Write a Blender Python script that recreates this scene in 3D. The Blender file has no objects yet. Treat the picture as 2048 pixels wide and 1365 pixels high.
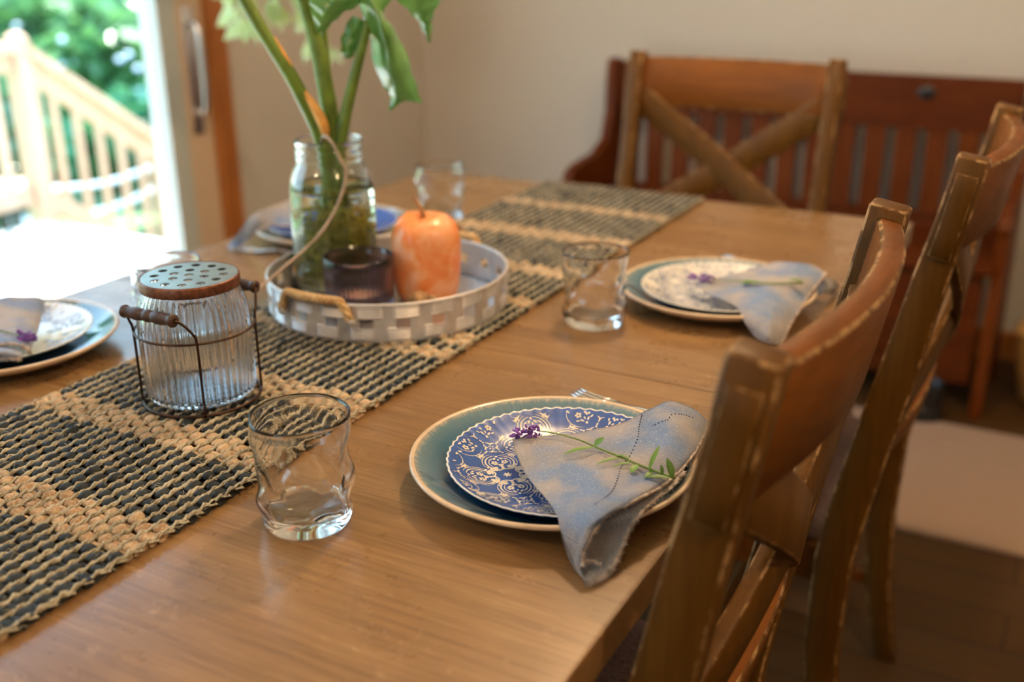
import bpy, bmesh, math, random
import numpy as np
from mathutils import Vector, Matrix
from mathutils.geometry import delaunay_2d_cdt
sc=bpy.context.scene
COL=sc.collection
PI=math.pi
T=0.76                                   # table top height; the camera stands over x=0, y=0

# ---------------------------------------------------------------- camera
CAM_M=[(0.878838,0.477059,-0.007662),(-0.163310,0.315861,0.934645),(0.448301,-0.820150,0.355499)]
LENS=37.7058; CAM_Z=1.24796
cd=bpy.data.cameras.new('camera'); cam=bpy.data.objects.new('camera',cd); COL.objects.link(cam)
cd.sensor_width=36; cd.lens=LENS
m=Matrix([[CAM_M[0][i],CAM_M[1][i],CAM_M[2][i],0] for i in range(3)]+[[0,0,0,1]])
m[0][3]=0; m[1][3]=0; m[2][3]=CAM_Z
cam.matrix_world=m
cd.dof.use_dof=True; cd.dof.focus_distance=1.02; cd.dof.aperture_fstop=2.6
cd.clip_start=.02; cd.clip_end=200
sc.camera=cam
vs=sc.view_settings; vs.view_transform='Standard'; vs.look='None'; vs.gamma=1; vs.use_curve_mapping=False
vs.exposure=0.64
sc.cycles.max_bounces=14; sc.cycles.transmission_bounces=12; sc.cycles.transparent_max_bounces=12
sc.cycles.diffuse_bounces=4; sc.cycles.glossy_bounces=6
sc.cycles.sample_clamp_indirect=8

# ---------------------------------------------------------------- sky and sun
w=bpy.data.worlds.new('sky'); sc.world=w; w.use_nodes=True
nt=w.node_tree; bg=nt.nodes['Background']
tc=nt.nodes.new('ShaderNodeTexCoord'); sx=nt.nodes.new('ShaderNodeSeparateXYZ'); rp=nt.nodes.new('ShaderNodeValToRGB')
nt.links.new(tc.outputs['Generated'],sx.inputs[0]); nt.links.new(sx.outputs['Z'],rp.inputs[0]); nt.links.new(rp.outputs[0],bg.inputs[0])
rp.color_ramp.elements[0].position=0.0; rp.color_ramp.elements[0].color=(.60,.84,1,1)
rp.color_ramp.elements[1].position=.6; rp.color_ramp.elements[1].color=(.42,.66,1,1)
bg.inputs[1].default_value=3.4
sd=bpy.data.lights.new('sun','SUN'); sd.energy=16; sd.angle=.01; sd.color=(1,.95,.86)
so=bpy.data.objects.new('sun',sd); COL.objects.link(so)
so.rotation_euler=Vector((.30,-.34,-1)).to_track_quat('-Z','Y').to_euler()

# ---------------------------------------------------------------- interior lamps (fixtures are built at the end)
LAMPS=[]
def lamp(loc,power,color,radius,spot=None):
    ld=bpy.data.lights.new('lamp_light','POINT'); ld.energy=power; ld.color=color; ld.shadow_soft_size=radius
    o=bpy.data.objects.new('lamp_light',ld); COL.objects.link(o); o.location=loc; LAMPS.append(o); return o
WARM=(1,.66,.36)
PEND=(-.60,1.58,1.82)
lamp(PEND,24,WARM,.05)
lamp((.95,.10,2.30),32,WARM,.05)
lamp((1.3,2.1,2.30),6,(1,.74,.48),.05)
lamp((-1.3,-.9,2.30),16,(1,.72,.45),.05)

# ================================================================ helpers
rnd=random.Random(7)
def V3(a): return Vector(a)
def mk(name,VF,mats,parent=None,loc=(0,0,0),smooth=True,rot=None):
    V,F=VF[0],VF[1]; mi=VF[2] if len(VF)>2 else None
    me=bpy.data.meshes.new(name)
    me.from_pydata([tuple(v) for v in V],[],[tuple(f) for f in F])
    if not isinstance(mats,(list,tuple)): mats=[mats]
    for m_ in mats: me.materials.append(m_)
    if mi is not None: me.polygons.foreach_set('material_index',list(mi))
    if smooth: me.polygons.foreach_set('use_smooth',[True]*len(me.polygons))
    me.update()
    o=bpy.data.objects.new(name,me); COL.objects.link(o)
    if parent is not None: o.parent=parent
    o.location=loc
    if rot: o.rotation_euler=rot
    return o
def tag(o,label,cat,group=None):
    o['label']=label; o['category']=cat
    if group: o['group']=group
    return o
def thing(name,label,cat,loc=(0,0,0),rotz=0,group=None):
    o=bpy.data.objects.new(name,None); COL.objects.link(o); o.empty_display_size=.05
    o.location=loc; o.rotation_euler=(0,0,rotz)
    return tag(o,label,cat,group)
def struct(o): o['kind']='structure'; return o
def dup(root,loc,rotz,label,group=None):
    r=root.copy(); COL.objects.link(r); r.location=loc; r.rotation_euler=(0,0,rotz); r['label']=label
    if group: r['group']=group
    def rec(a,b):
        for ch in list(a.children):
            c=ch.copy(); COL.objects.link(c); c.parent=b; rec(ch,c)
    rec(root,r); return r
def join(*parts):
    V=[];F=[];M=[]
    for p in parts:
        n=len(V); V+= [tuple(v) for v in p[0]]; F+=[tuple(i+n for i in f) for f in p[1]]
        M+= list(p[2]) if len(p)>2 else [0]*len(p[1])
    return V,F,M
def setmi(p,i): return p[0],p[1],[i]*len(p[1])
def move(p,d): return ([(v[0]+d[0],v[1]+d[1],v[2]+d[2]) for v in p[0]],)+tuple(p[1:])
def xform(p,M): return ([tuple(M@Vector(v)) for v in p[0]],)+tuple(p[1:])
def grid(nu,nv,fn,cu=False,cv=False):
    V=[fn(i,j) for j in range(nv) for i in range(nu)]
    F=[]
    for j in range(nv if cv else nv-1):
        for i in range(nu if cu else nu-1):
            F.append((j*nu+i,j*nu+(i+1)%nu,((j+1)%nv)*nu+(i+1)%nu,((j+1)%nv)*nu+i))
    return V,F
def lathe(prof,n=64,fn=None,mi=None):
    """profile [(r,z)], r may be 0 at the ends; fn(theta,r,z)->(r,z)"""
    V=[];F=[];M=[];rows=[]
    for k,(r,z) in enumerate(prof):
        if r<=1e-7: rows.append([len(V)]); V.append((0,0,z)); continue
        row=[]
        for i in range(n):
            t=2*PI*i/n; rr,zz=(fn(t,r,z) if fn else (r,z))
            row.append(len(V)); V.append((rr*math.cos(t),rr*math.sin(t),zz))
        rows.append(row)
    for k in range(len(rows)-1):
        a,b=rows[k],rows[k+1]; q=mi[k] if mi else 0
        for i in range(n):
            j=(i+1)%n
            if len(a)==1 and len(b)==1: continue
            if len(a)==1: F.append((a[0],b[j],b[i]))
            elif len(b)==1: F.append((a[i],a[j],b[0]))
            else: F.append((a[i],a[j],b[j],b[i]))
            M.append(q)
    return V,F,M
def tube(path,rad,sides=8,caps=True,closed=False,twist=0,sec=None):
    P=[Vector(p) for p in path]; n=len(P)
    R=rad if hasattr(rad,'__len__') else [rad]*n
    Ts=[]
    for i in range(n):
        a=P[(i-1)%n] if (closed or i>0) else P[0]; b=P[(i+1)%n] if (closed or i<n-1) else P[-1]
        t=(b-a); Ts.append(t.normalized() if t.length>1e-9 else Vector((0,0,1)))
    up=Vector((0,0,1)) if abs(Ts[0].z)<.9 else Vector((1,0,0))
    N=(up-Ts[0]*up.dot(Ts[0])).normalized(); V=[];F=[]
    for i in range(n):
        N=(N-Ts[i]*N.dot(Ts[i])).normalized(); B=Ts[i].cross(N)
        for k in range(sides):
            a=2*PI*k/sides+twist*i; s=sec[k] if sec else 1
            V.append(tuple(P[i]+(N*math.cos(a)+B*math.sin(a))*R[i]*s))
    for i in range(n if closed else n-1):
        for k in range(sides):
            j=(i+1)%n
            F.append((i*sides+k,i*sides+(k+1)%sides,j*sides+(k+1)%sides,j*sides+k))
    if caps and not closed:
        F.append(tuple(range(sides))[::-1]); F.append(tuple((n-1)*sides+k for k in range(sides)))
    return V,F
def spline(pts,n):
    """Catmull-Rom through pts, n samples"""
    P=[Vector(p) for p in pts]; m_=len(P)-1; out=[]
    for s in range(n):
        t=s/(n-1)*m_; i=min(int(t),m_-1); f=t-i
        p0=P[max(i-1,0)];p1=P[i];p2=P[i+1];p3=P[min(i+2,m_)]
        out.append(.5*((2*p1)+(p2-p0)*f+(2*p0-5*p1+4*p2-p3)*f*f+(3*p1-p0-3*p2+p3)*f**3))
    return out
def rsweep(path,A,ha,hb,ch=.004,caps=True):
    """rectangular bar swept along path. A: section axis; ha/hb half sizes; chamfer faces get material 1"""
    P=[Vector(p) for p in path]; n=len(P)
    HA=ha if hasattr(ha,'__len__') else [ha]*n; HB=hb if hasattr(hb,'__len__') else [hb]*n
    V=[];F=[];M=[]
    for i in range(n):
        t=(P[min(i+1,n-1)]-P[max(i-1,0)]).normalized()
        a_=Vector(A[i] if hasattr(A[0],'__len__') or isinstance(A[0],Vector) else A)
        a=(a_-t*a_.dot(t)).normalized(); b=t.cross(a)
        x,y=HA[i],HB[i]; c=min(ch,x*.45,y*.45)
        for (p,q) in ((x,-y+c),(x,y-c),(x-c,y),(-x+c,y),(-x,y-c),(-x,-y+c),(-x+c,-y),(x-c,-y)):
            V.append(tuple(P[i]+a*p+b*q))
    for i in range(n-1):
        for k in range(8):
            F.append((i*8+k,i*8+(k+1)%8,(i+1)*8+(k+1)%8,(i+1)*8+k)); M.append(k%2)
    if caps:
        # bevelled ends
        for e,s in ((0,-1),(n-1,1)):
            t=(P[min(e+1,n-1)]-P[max(e-1,0)]).normalized()*s
            c=V[e*8:(e+1)*8]; cen=sum((Vector(v) for v in c),Vector())/8; base=len(V)
            for v in c: V.append(tuple(cen+(Vector(v)-cen)*.86+t*ch*.8))
            for k in range(8):
                q=(e*8+k,e*8+(k+1)%8,base+(k+1)%8,base+k); F.append(q if s>0 else q[::-1]); M.append(1)
            f=tuple(base+k for k in range(8)); F.append(f if s>0 else f[::-1]); M.append(0)
    return V,F,M
def box(c,s,b=.003,seg=2,rot=None):
    bm=bmesh.new(); bmesh.ops.create_cube(bm,size=1)
    for v in bm.verts: v.co=Vector((v.co.x*s[0],v.co.y*s[1],v.co.z*s[2]))
    if b>0: bmesh.ops.bevel(bm,geom=list(bm.edges),offset=min(b,min(s)*.45),segments=seg,affect='EDGES',profile=.7)
    V=[Vector(v.co) for v in bm.verts]; F=[tuple(v.index for v in f.verts) for f in bm.faces]; bm.free()
    if rot: V=[rot@v for v in V]
    return [tuple(v+Vector(c)) for v in V],F
def bx(x0,x1,y0,y1,z0,z1,b=.003): return box(((x0+x1)/2,(y0+y1)/2,(z0+z1)/2),(x1-x0,y1-y0,z1-z0),b)
def holeplate(outer,holes,z0,z1):
    """flat plate: outer loop and hole loops (2D lists), between z0 and z1"""
    vs_=[];es=[]
    loops=[outer]+holes
    for L in loops:
        n=len(vs_); vs_+= [Vector(p) for p in L]; es+=[(n+i,n+(i+1)%len(L)) for i in range(len(L))]
    r=delaunay_2d_cdt(vs_,es,[],0,1e-7)
    vv,ff=r[0],r[2]
    def inside(p,L):
        c=False; j=len(L)-1
        for i in range(len(L)):
            if (L[i][1]>p[1])!=(L[j][1]>p[1]) and p[0]<(L[j][0]-L[i][0])*(p[1]-L[i][1])/(L[j][1]-L[i][1])+L[i][0]: c=not c
            j=i
        return c
    F=[]
    for f in ff:
        cx=sum(vv[i][0] for i in f)/len(f); cy=sum(vv[i][1] for i in f)/len(f)
        if inside((cx,cy),outer) and not any(inside((cx,cy),h) for h in holes): F.append(tuple(f))
    n=len(vv); V=[(v[0],v[1],z1) for v in vv]+[(v[0],v[1],z0) for v in vv]
    G=list(F)+[tuple(i+n for i in f[::-1]) for f in F]
    cnt={}
    for f in F:
        for i in range(len(f)):
            cnt[(f[i],f[(i+1)%len(f)])]=1
    for (a,b) in cnt:
        if (b,a) not in cnt: G.append((b,a,a+n,b+n))
    return V,G
def solid_poly(pts2,thick,axis='x'):
    """extrude a 2D outline (list of (a,b)) by thick, centred; axis = extrusion axis"""
    n=len(pts2); V=[]
    for s in (-.5,.5):
        for (a,b) in pts2:
            V.append({'x':(s*thick,a,b),'y':(a,s*thick,b),'z':(a,b,s*thick)}[axis])
    F=[tuple(range(n))[::-1],tuple(range(n,2*n))]+[(i,(i+1)%n,n+(i+1)%n,n+i) for i in range(n)]
    return V,F
def circle(r,n,cx=0,cy=0): return [(cx+r*math.cos(2*PI*i/n),cy+r*math.sin(2*PI*i/n)) for i in range(n)]

# ================================================================ materials
class NM:
    def __init__(s,name):
        s.m=bpy.data.materials.new(name); s.m.use_nodes=True; s.t=s.m.node_tree; s.b=s.t.nodes['Principled BSDF']; s.c=None
    def n(s,typ,**k):
        x=s.t.nodes.new(typ)
        for a,b in k.items(): setattr(x,a,b)
        return x
    def l(s,a,b): s.t.links.new(a,b)
    def coord(s):
        if not s.c: s.c=s.n('ShaderNodeTexCoord')
        return s.c.outputs['Object']
    def map(s,scale=(1,1,1),rot=(0,0,0),loc=(0,0,0),src=None):
        x=s.n('ShaderNodeMapping'); x.inputs['Scale'].default_value=scale; x.inputs['Rotation'].default_value=rot; x.inputs['Location'].default_value=loc
        s.l(src or s.coord(),x.inputs['Vector']); return x.outputs[0]
    def noise(s,scale,detail=4,rough=.5,vec=None,dist=0):
        x=s.n('ShaderNodeTexNoise'); x.inputs['Scale'].default_value=scale; x.inputs['Detail'].default_value=detail
        x.inputs['Roughness'].default_value=rough; x.inputs['Distortion'].default_value=dist
        s.l(vec or s.coord(),x.inputs['Vector']); return x.outputs['Fac']
    def ramp(s,fac,stops):
        x=s.n('ShaderNodeValToRGB'); e=x.color_ramp.elements
        while len(e)<len(stops): e.new(.5)
        for i,(p,c) in enumerate(stops): e[i].position=p; e[i].color=(*c,1) if hasattr(c,'__len__') else (c,c,c,1)
        s.l(fac,x.inputs[0]); return x.outputs[0]
    def mix(s,fac,a,b,mode='MIX'):
        x=s.n('ShaderNodeMix',data_type='RGBA',blend_type=mode)
        if hasattr(fac,'default_value'): s.l(fac,x.inputs[0])
        else: x.inputs[0].default_value=fac
        for q,v in ((6,a),(7,b)):
            if hasattr(v,'default_value'): s.l(v,x.inputs[q])
            else: x.inputs[q].default_value=(*v,1)
        return x.outputs[2]
    def math(s,op,a,b=0):
        x=s.n('ShaderNodeMath',operation=op)
        for q,v in ((0,a),(1,b)):
            if hasattr(v,'default_value'): s.l(v,x.inputs[q])
            else: x.inputs[q].default_value=v
        return x.outputs[0]
    def col(s,v):
        if hasattr(v,'default_value'): s.l(v,s.b.inputs['Base Color'])
        else: s.b.inputs['Base Color'].default_value=(*v,1)
    def set(s,**k):
        N={'rough':'Roughness','metal':'Metallic','coat':'Coat Weight','coatr':'Coat Roughness','trans':'Transmission Weight','ior':'IOR','sheen':'Sheen Weight','spec':'Specular IOR Level','sss':'Subsurface Weight','sssr':'Subsurface Scale'}
        for a,v in k.items():
            i=s.b.inputs[N[a]]
            if hasattr(v,'default_value') and hasattr(v,'links'): s.l(v,i)
            else: i.default_value=v
        return s
    def bump(s,h,strength=.3,dist=.002):
        x=s.n('ShaderNodeBump'); x.inputs['Strength'].default_value=strength; x.inputs['Distance'].default_value=dist
        s.l(h,x.inputs['Height']); s.l(x.outputs[0],s.b.inputs['Normal'])
def simple(name,c,rough=.5,metal=0,nscale=None,namt=.25,bump=0,**k):
    a=NM(name)
    if nscale:
        f=a.noise(nscale,5,.6); a.col(a.mix(a.ramp(f,[(.3,0.),(.7,1.)]),tuple(x*(1-namt) for x in c),tuple(min(1,x*(1+namt)) for x in c)))
        if bump: a.bump(f,bump,.002)
    else: a.col(c)
    a.set(rough=rough,metal=metal,**k); return a.m
def wood(name,dark,light,axis='x',rough=.4,scale=1,coat=0,spot=.3,bump=.12,wear=None,spec=.5):
    a=NM(name)
    s={'x':(1.6,22,22),'y':(22,1.6,22),'z':(22,22,1.6)}[axis]
    v=a.map(tuple(q*scale for q in s))
    g=a.noise(1.0,8,.62,v,.6)
    big=a.noise(5*scale,4,.55)
    fine=a.noise(1.0,3,.6,a.map(tuple(q*scale*7 for q in s)))
    c=a.mix(a.ramp(g,[(.28,0.),(.72,1.)]),dark,light)
    c=a.mix(a.ramp(big,[(.35,0.),(.7,spot)]),c,tuple(q*.55 for q in dark))
    c=a.mix(a.ramp(fine,[(.40,.28),(.55,0.)]),c,tuple(q*.5 for q in dark))
    if wear:
        n_=a.noise(38,4,.7); c=a.mix(a.ramp(n_,[(.47,0.),(.60,1.)]),c,wear)
    a.col(c)
    r=a.ramp(a.noise(9,4,.6),[(.3,rough*.8),(.75,min(1,rough*1.35))])
    a.set(rough=r,coat=coat,coatr=.25,spec=spec); a.bump(a.math('ADD',g,fine),bump,.0008); return a.m

def table_mat():
    a=NM('table_oak')
    g=a.noise(1,8,.62,a.map((1.3,26,26)),.7)
    fine=a.noise(1,3,.65,a.map((10,230,230)))
    big=a.noise(4.5,5,.6); patch=a.noise(11,4,.65)
    c=a.mix(a.ramp(g,[(.32,0.),(.66,1.)]),(.195,.106,.038),(.305,.176,.072))
    c=a.mix(a.ramp(big,[(.35,0.),(.72,.45)]),c,(.17,.083,.036))
    c=a.mix(a.ramp(fine,[(.36,.42),(.52,0.)]),c,(.11,.052,.020)); c=a.mix(a.ramp(fine,[(.58,0.),(.70,.30)]),c,(.46,.30,.16))
    wornspots=a.ramp(a.noise(34,6,.8),[(.60,0.),(.72,.5)])
    c=a.mix(wornspots,c,(.50,.33,.20))
    a.col(c)
    a.set(rough=a.ramp(patch,[(.3,.24),(.75,.38)]),coat=.15,coatr=.14)
    a.bump(a.math('ADD',g,a.math('MULTIPLY',fine,.5)),.16,.0007)
    return a.m
M_TABLE=table_mat()
M_TABLE_EDGE=wood('table_edge_oak',(.15,.070,.028),(.24,.12,.05),'y',.4)
M_CHAIR=wood('chair_wood',(.078,.030,.0022),(.130,.054,.0045),'z',.5,spec=.2)
M_WORN=wood('chair_worn_edge',(.085,.032,.003),(.14,.060,.008),'z',.5,wear=(.34,.20,.085),spec=.25)
M_CHAIR_WARMLIT=wood('chair_wood_warm_lit',(.110,.033,.002),(.185,.058,.004),'y',.5,spec=.2)  # redder copy of the chair wood; warm light on the rails is in the colour
M_BENCH=wood('bench_pine',(.075,.013,.001),(.14,.031,.003),'x',.5,.7,spec=.15)
M_BENCHZ=wood('bench_pine_upright',(.095,.018,.0012),(.17,.040,.004),'z',.5,.7,spec=.15)
M_WALL=simple('wall_paint',(.56,.515,.46),.85,nscale=60,namt=.03,bump=.05)
M_CEIL=simple('ceiling_paint',(.80,.77,.72),.9)
def floor_mat():
    a=NM('floor_planks')
    v=a.map((1,1,1))
    br=a.n('ShaderNodeTexBrick'); br.inputs['Scale'].default_value=1; br.inputs['Mortar Size'].default_value=.0025
    br.inputs['Brick Width'].default_value=1.1; br.inputs['Row Height'].default_value=.125
    br.inputs['Color1'].default_value=(.070,.030,.005,1); br.inputs['Color2'].default_value=(.10,.050,.015,1); br.inputs['Mortar'].default_value=(.02,.01,.005,1)
    a.l(v,br.inputs['Vector'])
    g=a.noise(1,6,.6,a.map((2,35,2)))
    a.col(a.mix(a.ramp(g,[(.3,.55),(.7,0.)]),br.outputs[0],(.05,.026,.012)))
    a.set(rough=.6,spec=.2); a.bump(g,.1,.001); return a.m
M_FLOOR=floor_mat()
M_RUG=simple('rug_pile',(.32,.20,.125),.95,nscale=240,namt=.22,bump=.6,sheen=.3)
M_TRIM=wood('door_casing_oak',(.36,.115,.022),(.52,.19,.04),'z',.4)
M_STILE=simple('door_vinyl',(.62,.47,.33),.5,nscale=8,namt=.04)
M_WHITE=simple('white_vinyl',(.50,.54,.52),.45)
M_CHROME=simple('satin_nickel',(.72,.71,.72),.25,1)
M_STEEL=simple('cutlery_steel',(.70,.68,.64),.16,1,nscale=40,namt=.06)
def glassm(name,c=(1,1,1),rough=0,ior=1.47):
    a=NM(name); a.col(c); a.set(rough=rough,trans=1,ior=ior); return a.m
M_GLASS=glassm('clear_glass',(.985,.99,.985))
M_GLASS_G=glassm('green_tinted_glass',(.93,.975,.95))
M_GLASS_S=glassm('silvery_glass',(.95,.965,.99),0.03)
M_SMOKE=glassm('smoky_purple_glass',(.44,.36,.42),.04)
M_WATER=glassm('water',(.93,.96,.86),0,1.33)
def pane():
    a=NM('window_pane'); t=a.t; out=t.nodes['Material Output']
    tr=a.n('ShaderNodeBsdfTransparent'); tr.inputs[0].default_value=(.93,.97,.95,1)
    gl=a.n('ShaderNodeBsdfGlossy'); gl.inputs['Roughness'].default_value=.0
    fr=a.n('ShaderNodeFresnel'); fr.inputs[0].default_value=1.45; mx=a.n('ShaderNodeMixShader')
    ge=a.n('ShaderNodeNewGeometry'); a.l(a.math('MULTIPLY',fr.outputs[0],a.math('SUBTRACT',1.,ge.outputs['Backfacing'])),mx.inputs[0]); a.l(tr.outputs[0],mx.inputs[1]); a.l(gl.outputs[0],mx.inputs[2]); a.l(mx.outputs[0],out.inputs[0]); return a.m
M_PANE=pane()
M_DECKW=wood('cedar',(.56,.33,.22),(.72,.48,.34),'z',.6,spot=.1)
M_DECK=wood('deck_board',(.62,.60,.56),(.75,.73,.70),'y',.6,spot=.1)
M_CREAM=simple('stoneware_clay_rim',(.62,.47,.32),.28,nscale=60,namt=.12,coat=.3)
def teal():
    a=NM('reactive_teal_glaze')
    sp=a.n('ShaderNodeSeparateXYZ'); a.l(a.coord(),sp.inputs[0])
    x,y=sp.outputs[0],sp.outputs[1]
    r=a.math('SQRT',a.math('ADD',a.math('MULTIPLY',x,x),a.math('MULTIPLY',y,y)))
    ang=a.math('ARCTAN2',y,x)
    cb=a.n('ShaderNodeCombineXYZ'); a.l(a.math('MULTIPLY',ang,26.),cb.inputs[0]); a.l(a.math('MULTIPLY',r,60.),cb.inputs[1])
    n=a.noise(1.6,4,.7,cb.outputs[0])
    rr=a.math('ADD',r,a.math('MULTIPLY',a.math('SUBTRACT',n,.5),.014))
    c=a.ramp(a.math('MULTIPLY',rr,7.0),[(.30,(.004,.020,.075)),(.60,(.006,.045,.12)),(.70,(.012,.085,.16)),(.80,(.034,.120,.20)),(.885,(.10,.19,.245)),(.93,(.50,.42,.31))])
    a.col(c); a.set(rough=.12,coat=.6,coatr=.04); return a.m
M_TEAL=teal()
M_BLUEPL=simple('cobalt_glaze',(.018,.080,.34),.24,nscale=22,namt=.25,coat=.12)
M_SCROLL=simple('cream_scroll_glaze',(.72,.67,.58),.2)
M_WHITEPL=simple('white_glaze',(.72,.70,.66),.14,coat=.4)
M_SCROLLB=simple('faded_blue_scroll',(.20,.25,.38),.25)
def cloth(name,ca,cb,cc,sc_=1):
    a=NM(name); v=a.coord()
    n=a.noise(13,4,.55); n2=a.noise(22,3,.5,a.map((1,1,1),(0,0,0),(3,7,1)))
    c=a.mix(a.ramp(n,[(.40,0.),(.58,1.)]),ca,cb); c=a.mix(a.ramp(n2,[(.46,0.),(.66,.75)]),c,cc)
    wa=a.n('ShaderNodeTexWave',bands_direction='X'); wb=a.n('ShaderNodeTexWave',bands_direction='Y')
    for w_ in (wa,wb):
        w_.inputs['Scale'].default_value=330*sc_; w_.inputs['Distortion'].default_value=1.2; w_.inputs['Detail'].default_value=1
        a.l(a.map((1,1,1),(0,0,.5)),w_.inputs['Vector'])
    wv=a.math('MULTIPLY',wa.outputs['Fac'],wb.outputs['Fac'])
    sp=a.noise(700,2,.5)
    c=a.mix(a.ramp(wv,[(.1,.50),(.6,0.)]),c,tuple(q*.42 for q in ca))
    c=a.mix(a.ramp(sp,[(.55,0.),(.7,.35)]),c,(.72,.70,.68))
    a.col(c); a.set(rough=.92,sheen=.25); a.bump(a.math('ADD',wv,a.math('MULTIPLY',n,2.)),.5,.0007); return a.m
M_CLOTH=cloth('stonewashed_linen',(.33,.32,.34),(.12,.25,.52),(.50,.43,.39))
M_FRAY=simple('frayed_threads',(.50,.42,.37),.95,nscale=120,namt=.6)
M_STITCH=simple('navy_stitching',(.03,.045,.11),.8)
M_STEM=simple('stem_green',(.12,.20,.022),.42,nscale=30,namt=.4)
M_LEAFL=simple('sprig_leaf',(.085,.20,.022),.45,nscale=40,namt=.3)
M_LAV=simple('lavender_petal',(.19,.075,.36),.7,nscale=160,namt=.6)
def weft(name,c1,c2,rough,scale):
    a=NM(name); f=a.noise(scale,4,.6); g=a.noise(420,3,.7)
    big=a.noise(11,3,.6); c=a.mix(a.ramp(f,[(.35,0.),(.65,1.)]),c1,c2); c=a.mix(a.ramp(big,[(.35,.35),(.6,0.)]),c,tuple(q*.45 for q in c1)); c=a.mix(a.ramp(g,[(.45,0.),(.7,.3)]),c,tuple(min(1,q*2.2) for q in c2))
    a.col(c); a.set(rough=rough,spec=.3); a.bump(g,.6,.0012); return a.m
M_WDARK=weft('charcoal_rag_strip',(.006,.009,.012),(.024,.032,.036),.62,60)
M_WTAN=weft('tan_jute_weft',(.34,.20,.11),(.58,.42,.28),.95,55)
M_WARP=weft('pale_jute_warp',(.27,.24,.175),(.50,.455,.36),.95,60)
M_IRON=simple('bronzed_iron',(.065,.035,.022),.42,.85,nscale=120,namt=.5)
M_COPPER=simple('rubbed_copper_rim',(.20,.085,.05),.42,.8,nscale=180,namt=.55)
M_ZINC=simple('greenish_zinc',(.30,.37,.35),.35,.85,nscale=50,namt=.18)
M_GRIP=wood('turned_dark_wood',(.040,.018,.012),(.085,.040,.026),'z',.4,3)
M_TRAY=simple('whitewashed_metal',(.56,.545,.55),.38,.35,nscale=50,namt=.15)
M_ROPE=weft('sisal_rope',(.40,.20,.07),(.70,.50,.27),.95,80)
M_ROOT=simple('plant_roots',(.46,.44,.07),.6,nscale=25,namt=.5)
M_ROOTB=simple('aerial_root',(.36,.27,.20),.7,nscale=30,namt=.25)
M_WAX=simple('tealight_wax',(.75,.55,.36),.5,sss=.3,sssr=.01)
def stone():
    a=NM('orange_calcite'); n=a.noise(24,6,.6,None,1.2); b=a.noise(60,4,.6)
    c=a.ramp(n,[(.30,(.80,.20,.025)),(.5,(.84,.33,.12)),(.68,(.88,.52,.34))])
    c=a.mix(a.ramp(b,[(.62,0.),(.72,.5)]),c,(.90,.66,.48))
    a.col(c); a.set(rough=.32,sss=.35,sssr=.012,coat=.2); return a.m
M_STONE=stone()
M_TWIG=simple('brown_twig',(.30,.13,.035),.6,nscale=60,namt=.4)
M_PIT=simple('knobbly_seed_pod',(.33,.19,.09),.7,nscale=130,namt=.6,bump=.6)
def leafm(name,c1,c2,rough=.3,tr=.35,scale=14):
    a=NM(name); n=a.noise(scale,4,.5); c=a.mix(a.ramp(n,[(.35,0.),(.65,1.)]),c1,c2); a.col(c); a.set(rough=rough)
    t=a.t; out=t.nodes['Material Output']; a.set(coat=.35,coatr=.1); tl=a.n('ShaderNodeBsdfTranslucent'); a.l(a.mix(.3,c,(.20,.42,.10)),tl.inputs[0])
    mx=a.n('ShaderNodeMixShader'); mx.inputs[0].default_value=tr; a.l(a.b.outputs[0],mx.inputs[1]); a.l(tl.outputs[0],mx.inputs[2]); a.l(mx.outputs[0],out.inputs[0]); return a.m
M_PHILO=leafm('philodendron_leaf',(.065,.19,.035),(.17,.34,.10),.14,.22)
M_FOL=[leafm('foliage_a',(.012,.120,.078),(.035,.22,.125),.25,.3,3),leafm('foliage_b',(.022,.17,.105),(.065,.29,.165),.22,.35,3),leafm('foliage_c',(.06,.22,.085),(.15,.33,.13),.3,.35,3),leafm('foliage_pale',(.50,.62,.22),(.68,.76,.36),.4,.45,9)]
M_BARK=simple('bark',(.10,.09,.08),.9,nscale=12,namt=.4)
M_GRASS=simple('grass_ground',(.16,.30,.15),.95,nscale=3,namt=.5)
M_PALE=simple('pale_blue_bar_and_glint',(.62,.72,.88),.4)
M_FABRIC=weft('mauve_tweed',(.16,.10,.095),(.28,.19,.18),.95,200)
M_BLACK=simple('black_rubber',(.008,.009,.011),.35)
M_WICKER=simple('golden_wicker',(.46,.27,.09),.6,nscale=70,namt=.45,bump=.6)
def emit(name,c,s):
    a=NM(name); a.b.inputs['Emission Color'].default_value=(*c,1); a.b.inputs['Emission Strength'].default_value=s; a.col(c); return a.m
M_BULB=emit('lit_bulb',WARM,12)
M_SHADE=simple('brushed_bronze',(.18,.12,.08),.4,.8)

# ================================================================ room shell
XL,XR,YB,YF,HC=-2.25,2.7,-2.3,3.45,2.50
DY0,DY1,DH=.20,2.165,2.06               # glass panel opening of the patio door (clear of its stile)
struct(mk('floor',bx(XL-.1,XR+.1,YB-.1,YF+.1,-.10,0,0),M_FLOOR,smooth=False))
struct(mk('ceiling',bx(XL-.1,XR+.1,YB-.1,YF+.1,HC,HC+.1,0),M_CEIL,smooth=False))
struct(mk('wall_far',bx(XL-.1,XR+.1,YF,YF+.12,0,HC,0),M_WALL,smooth=False))
struct(mk('wall_right',bx(XR,XR+.12,YB-.1,YF,0,HC,0),M_WALL,smooth=False))
DA,DB=-.05,2.335                        # rough opening
struct(mk('wall_left',join(bx(XL-.12,XL,YB-.1,DA,0,HC,0),bx(XL-.12,XL,DB,YF,0,HC,0),bx(XL-.12,XL,DA,DB,DH+.06,HC,0)),M_WALL,smooth=False))
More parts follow.
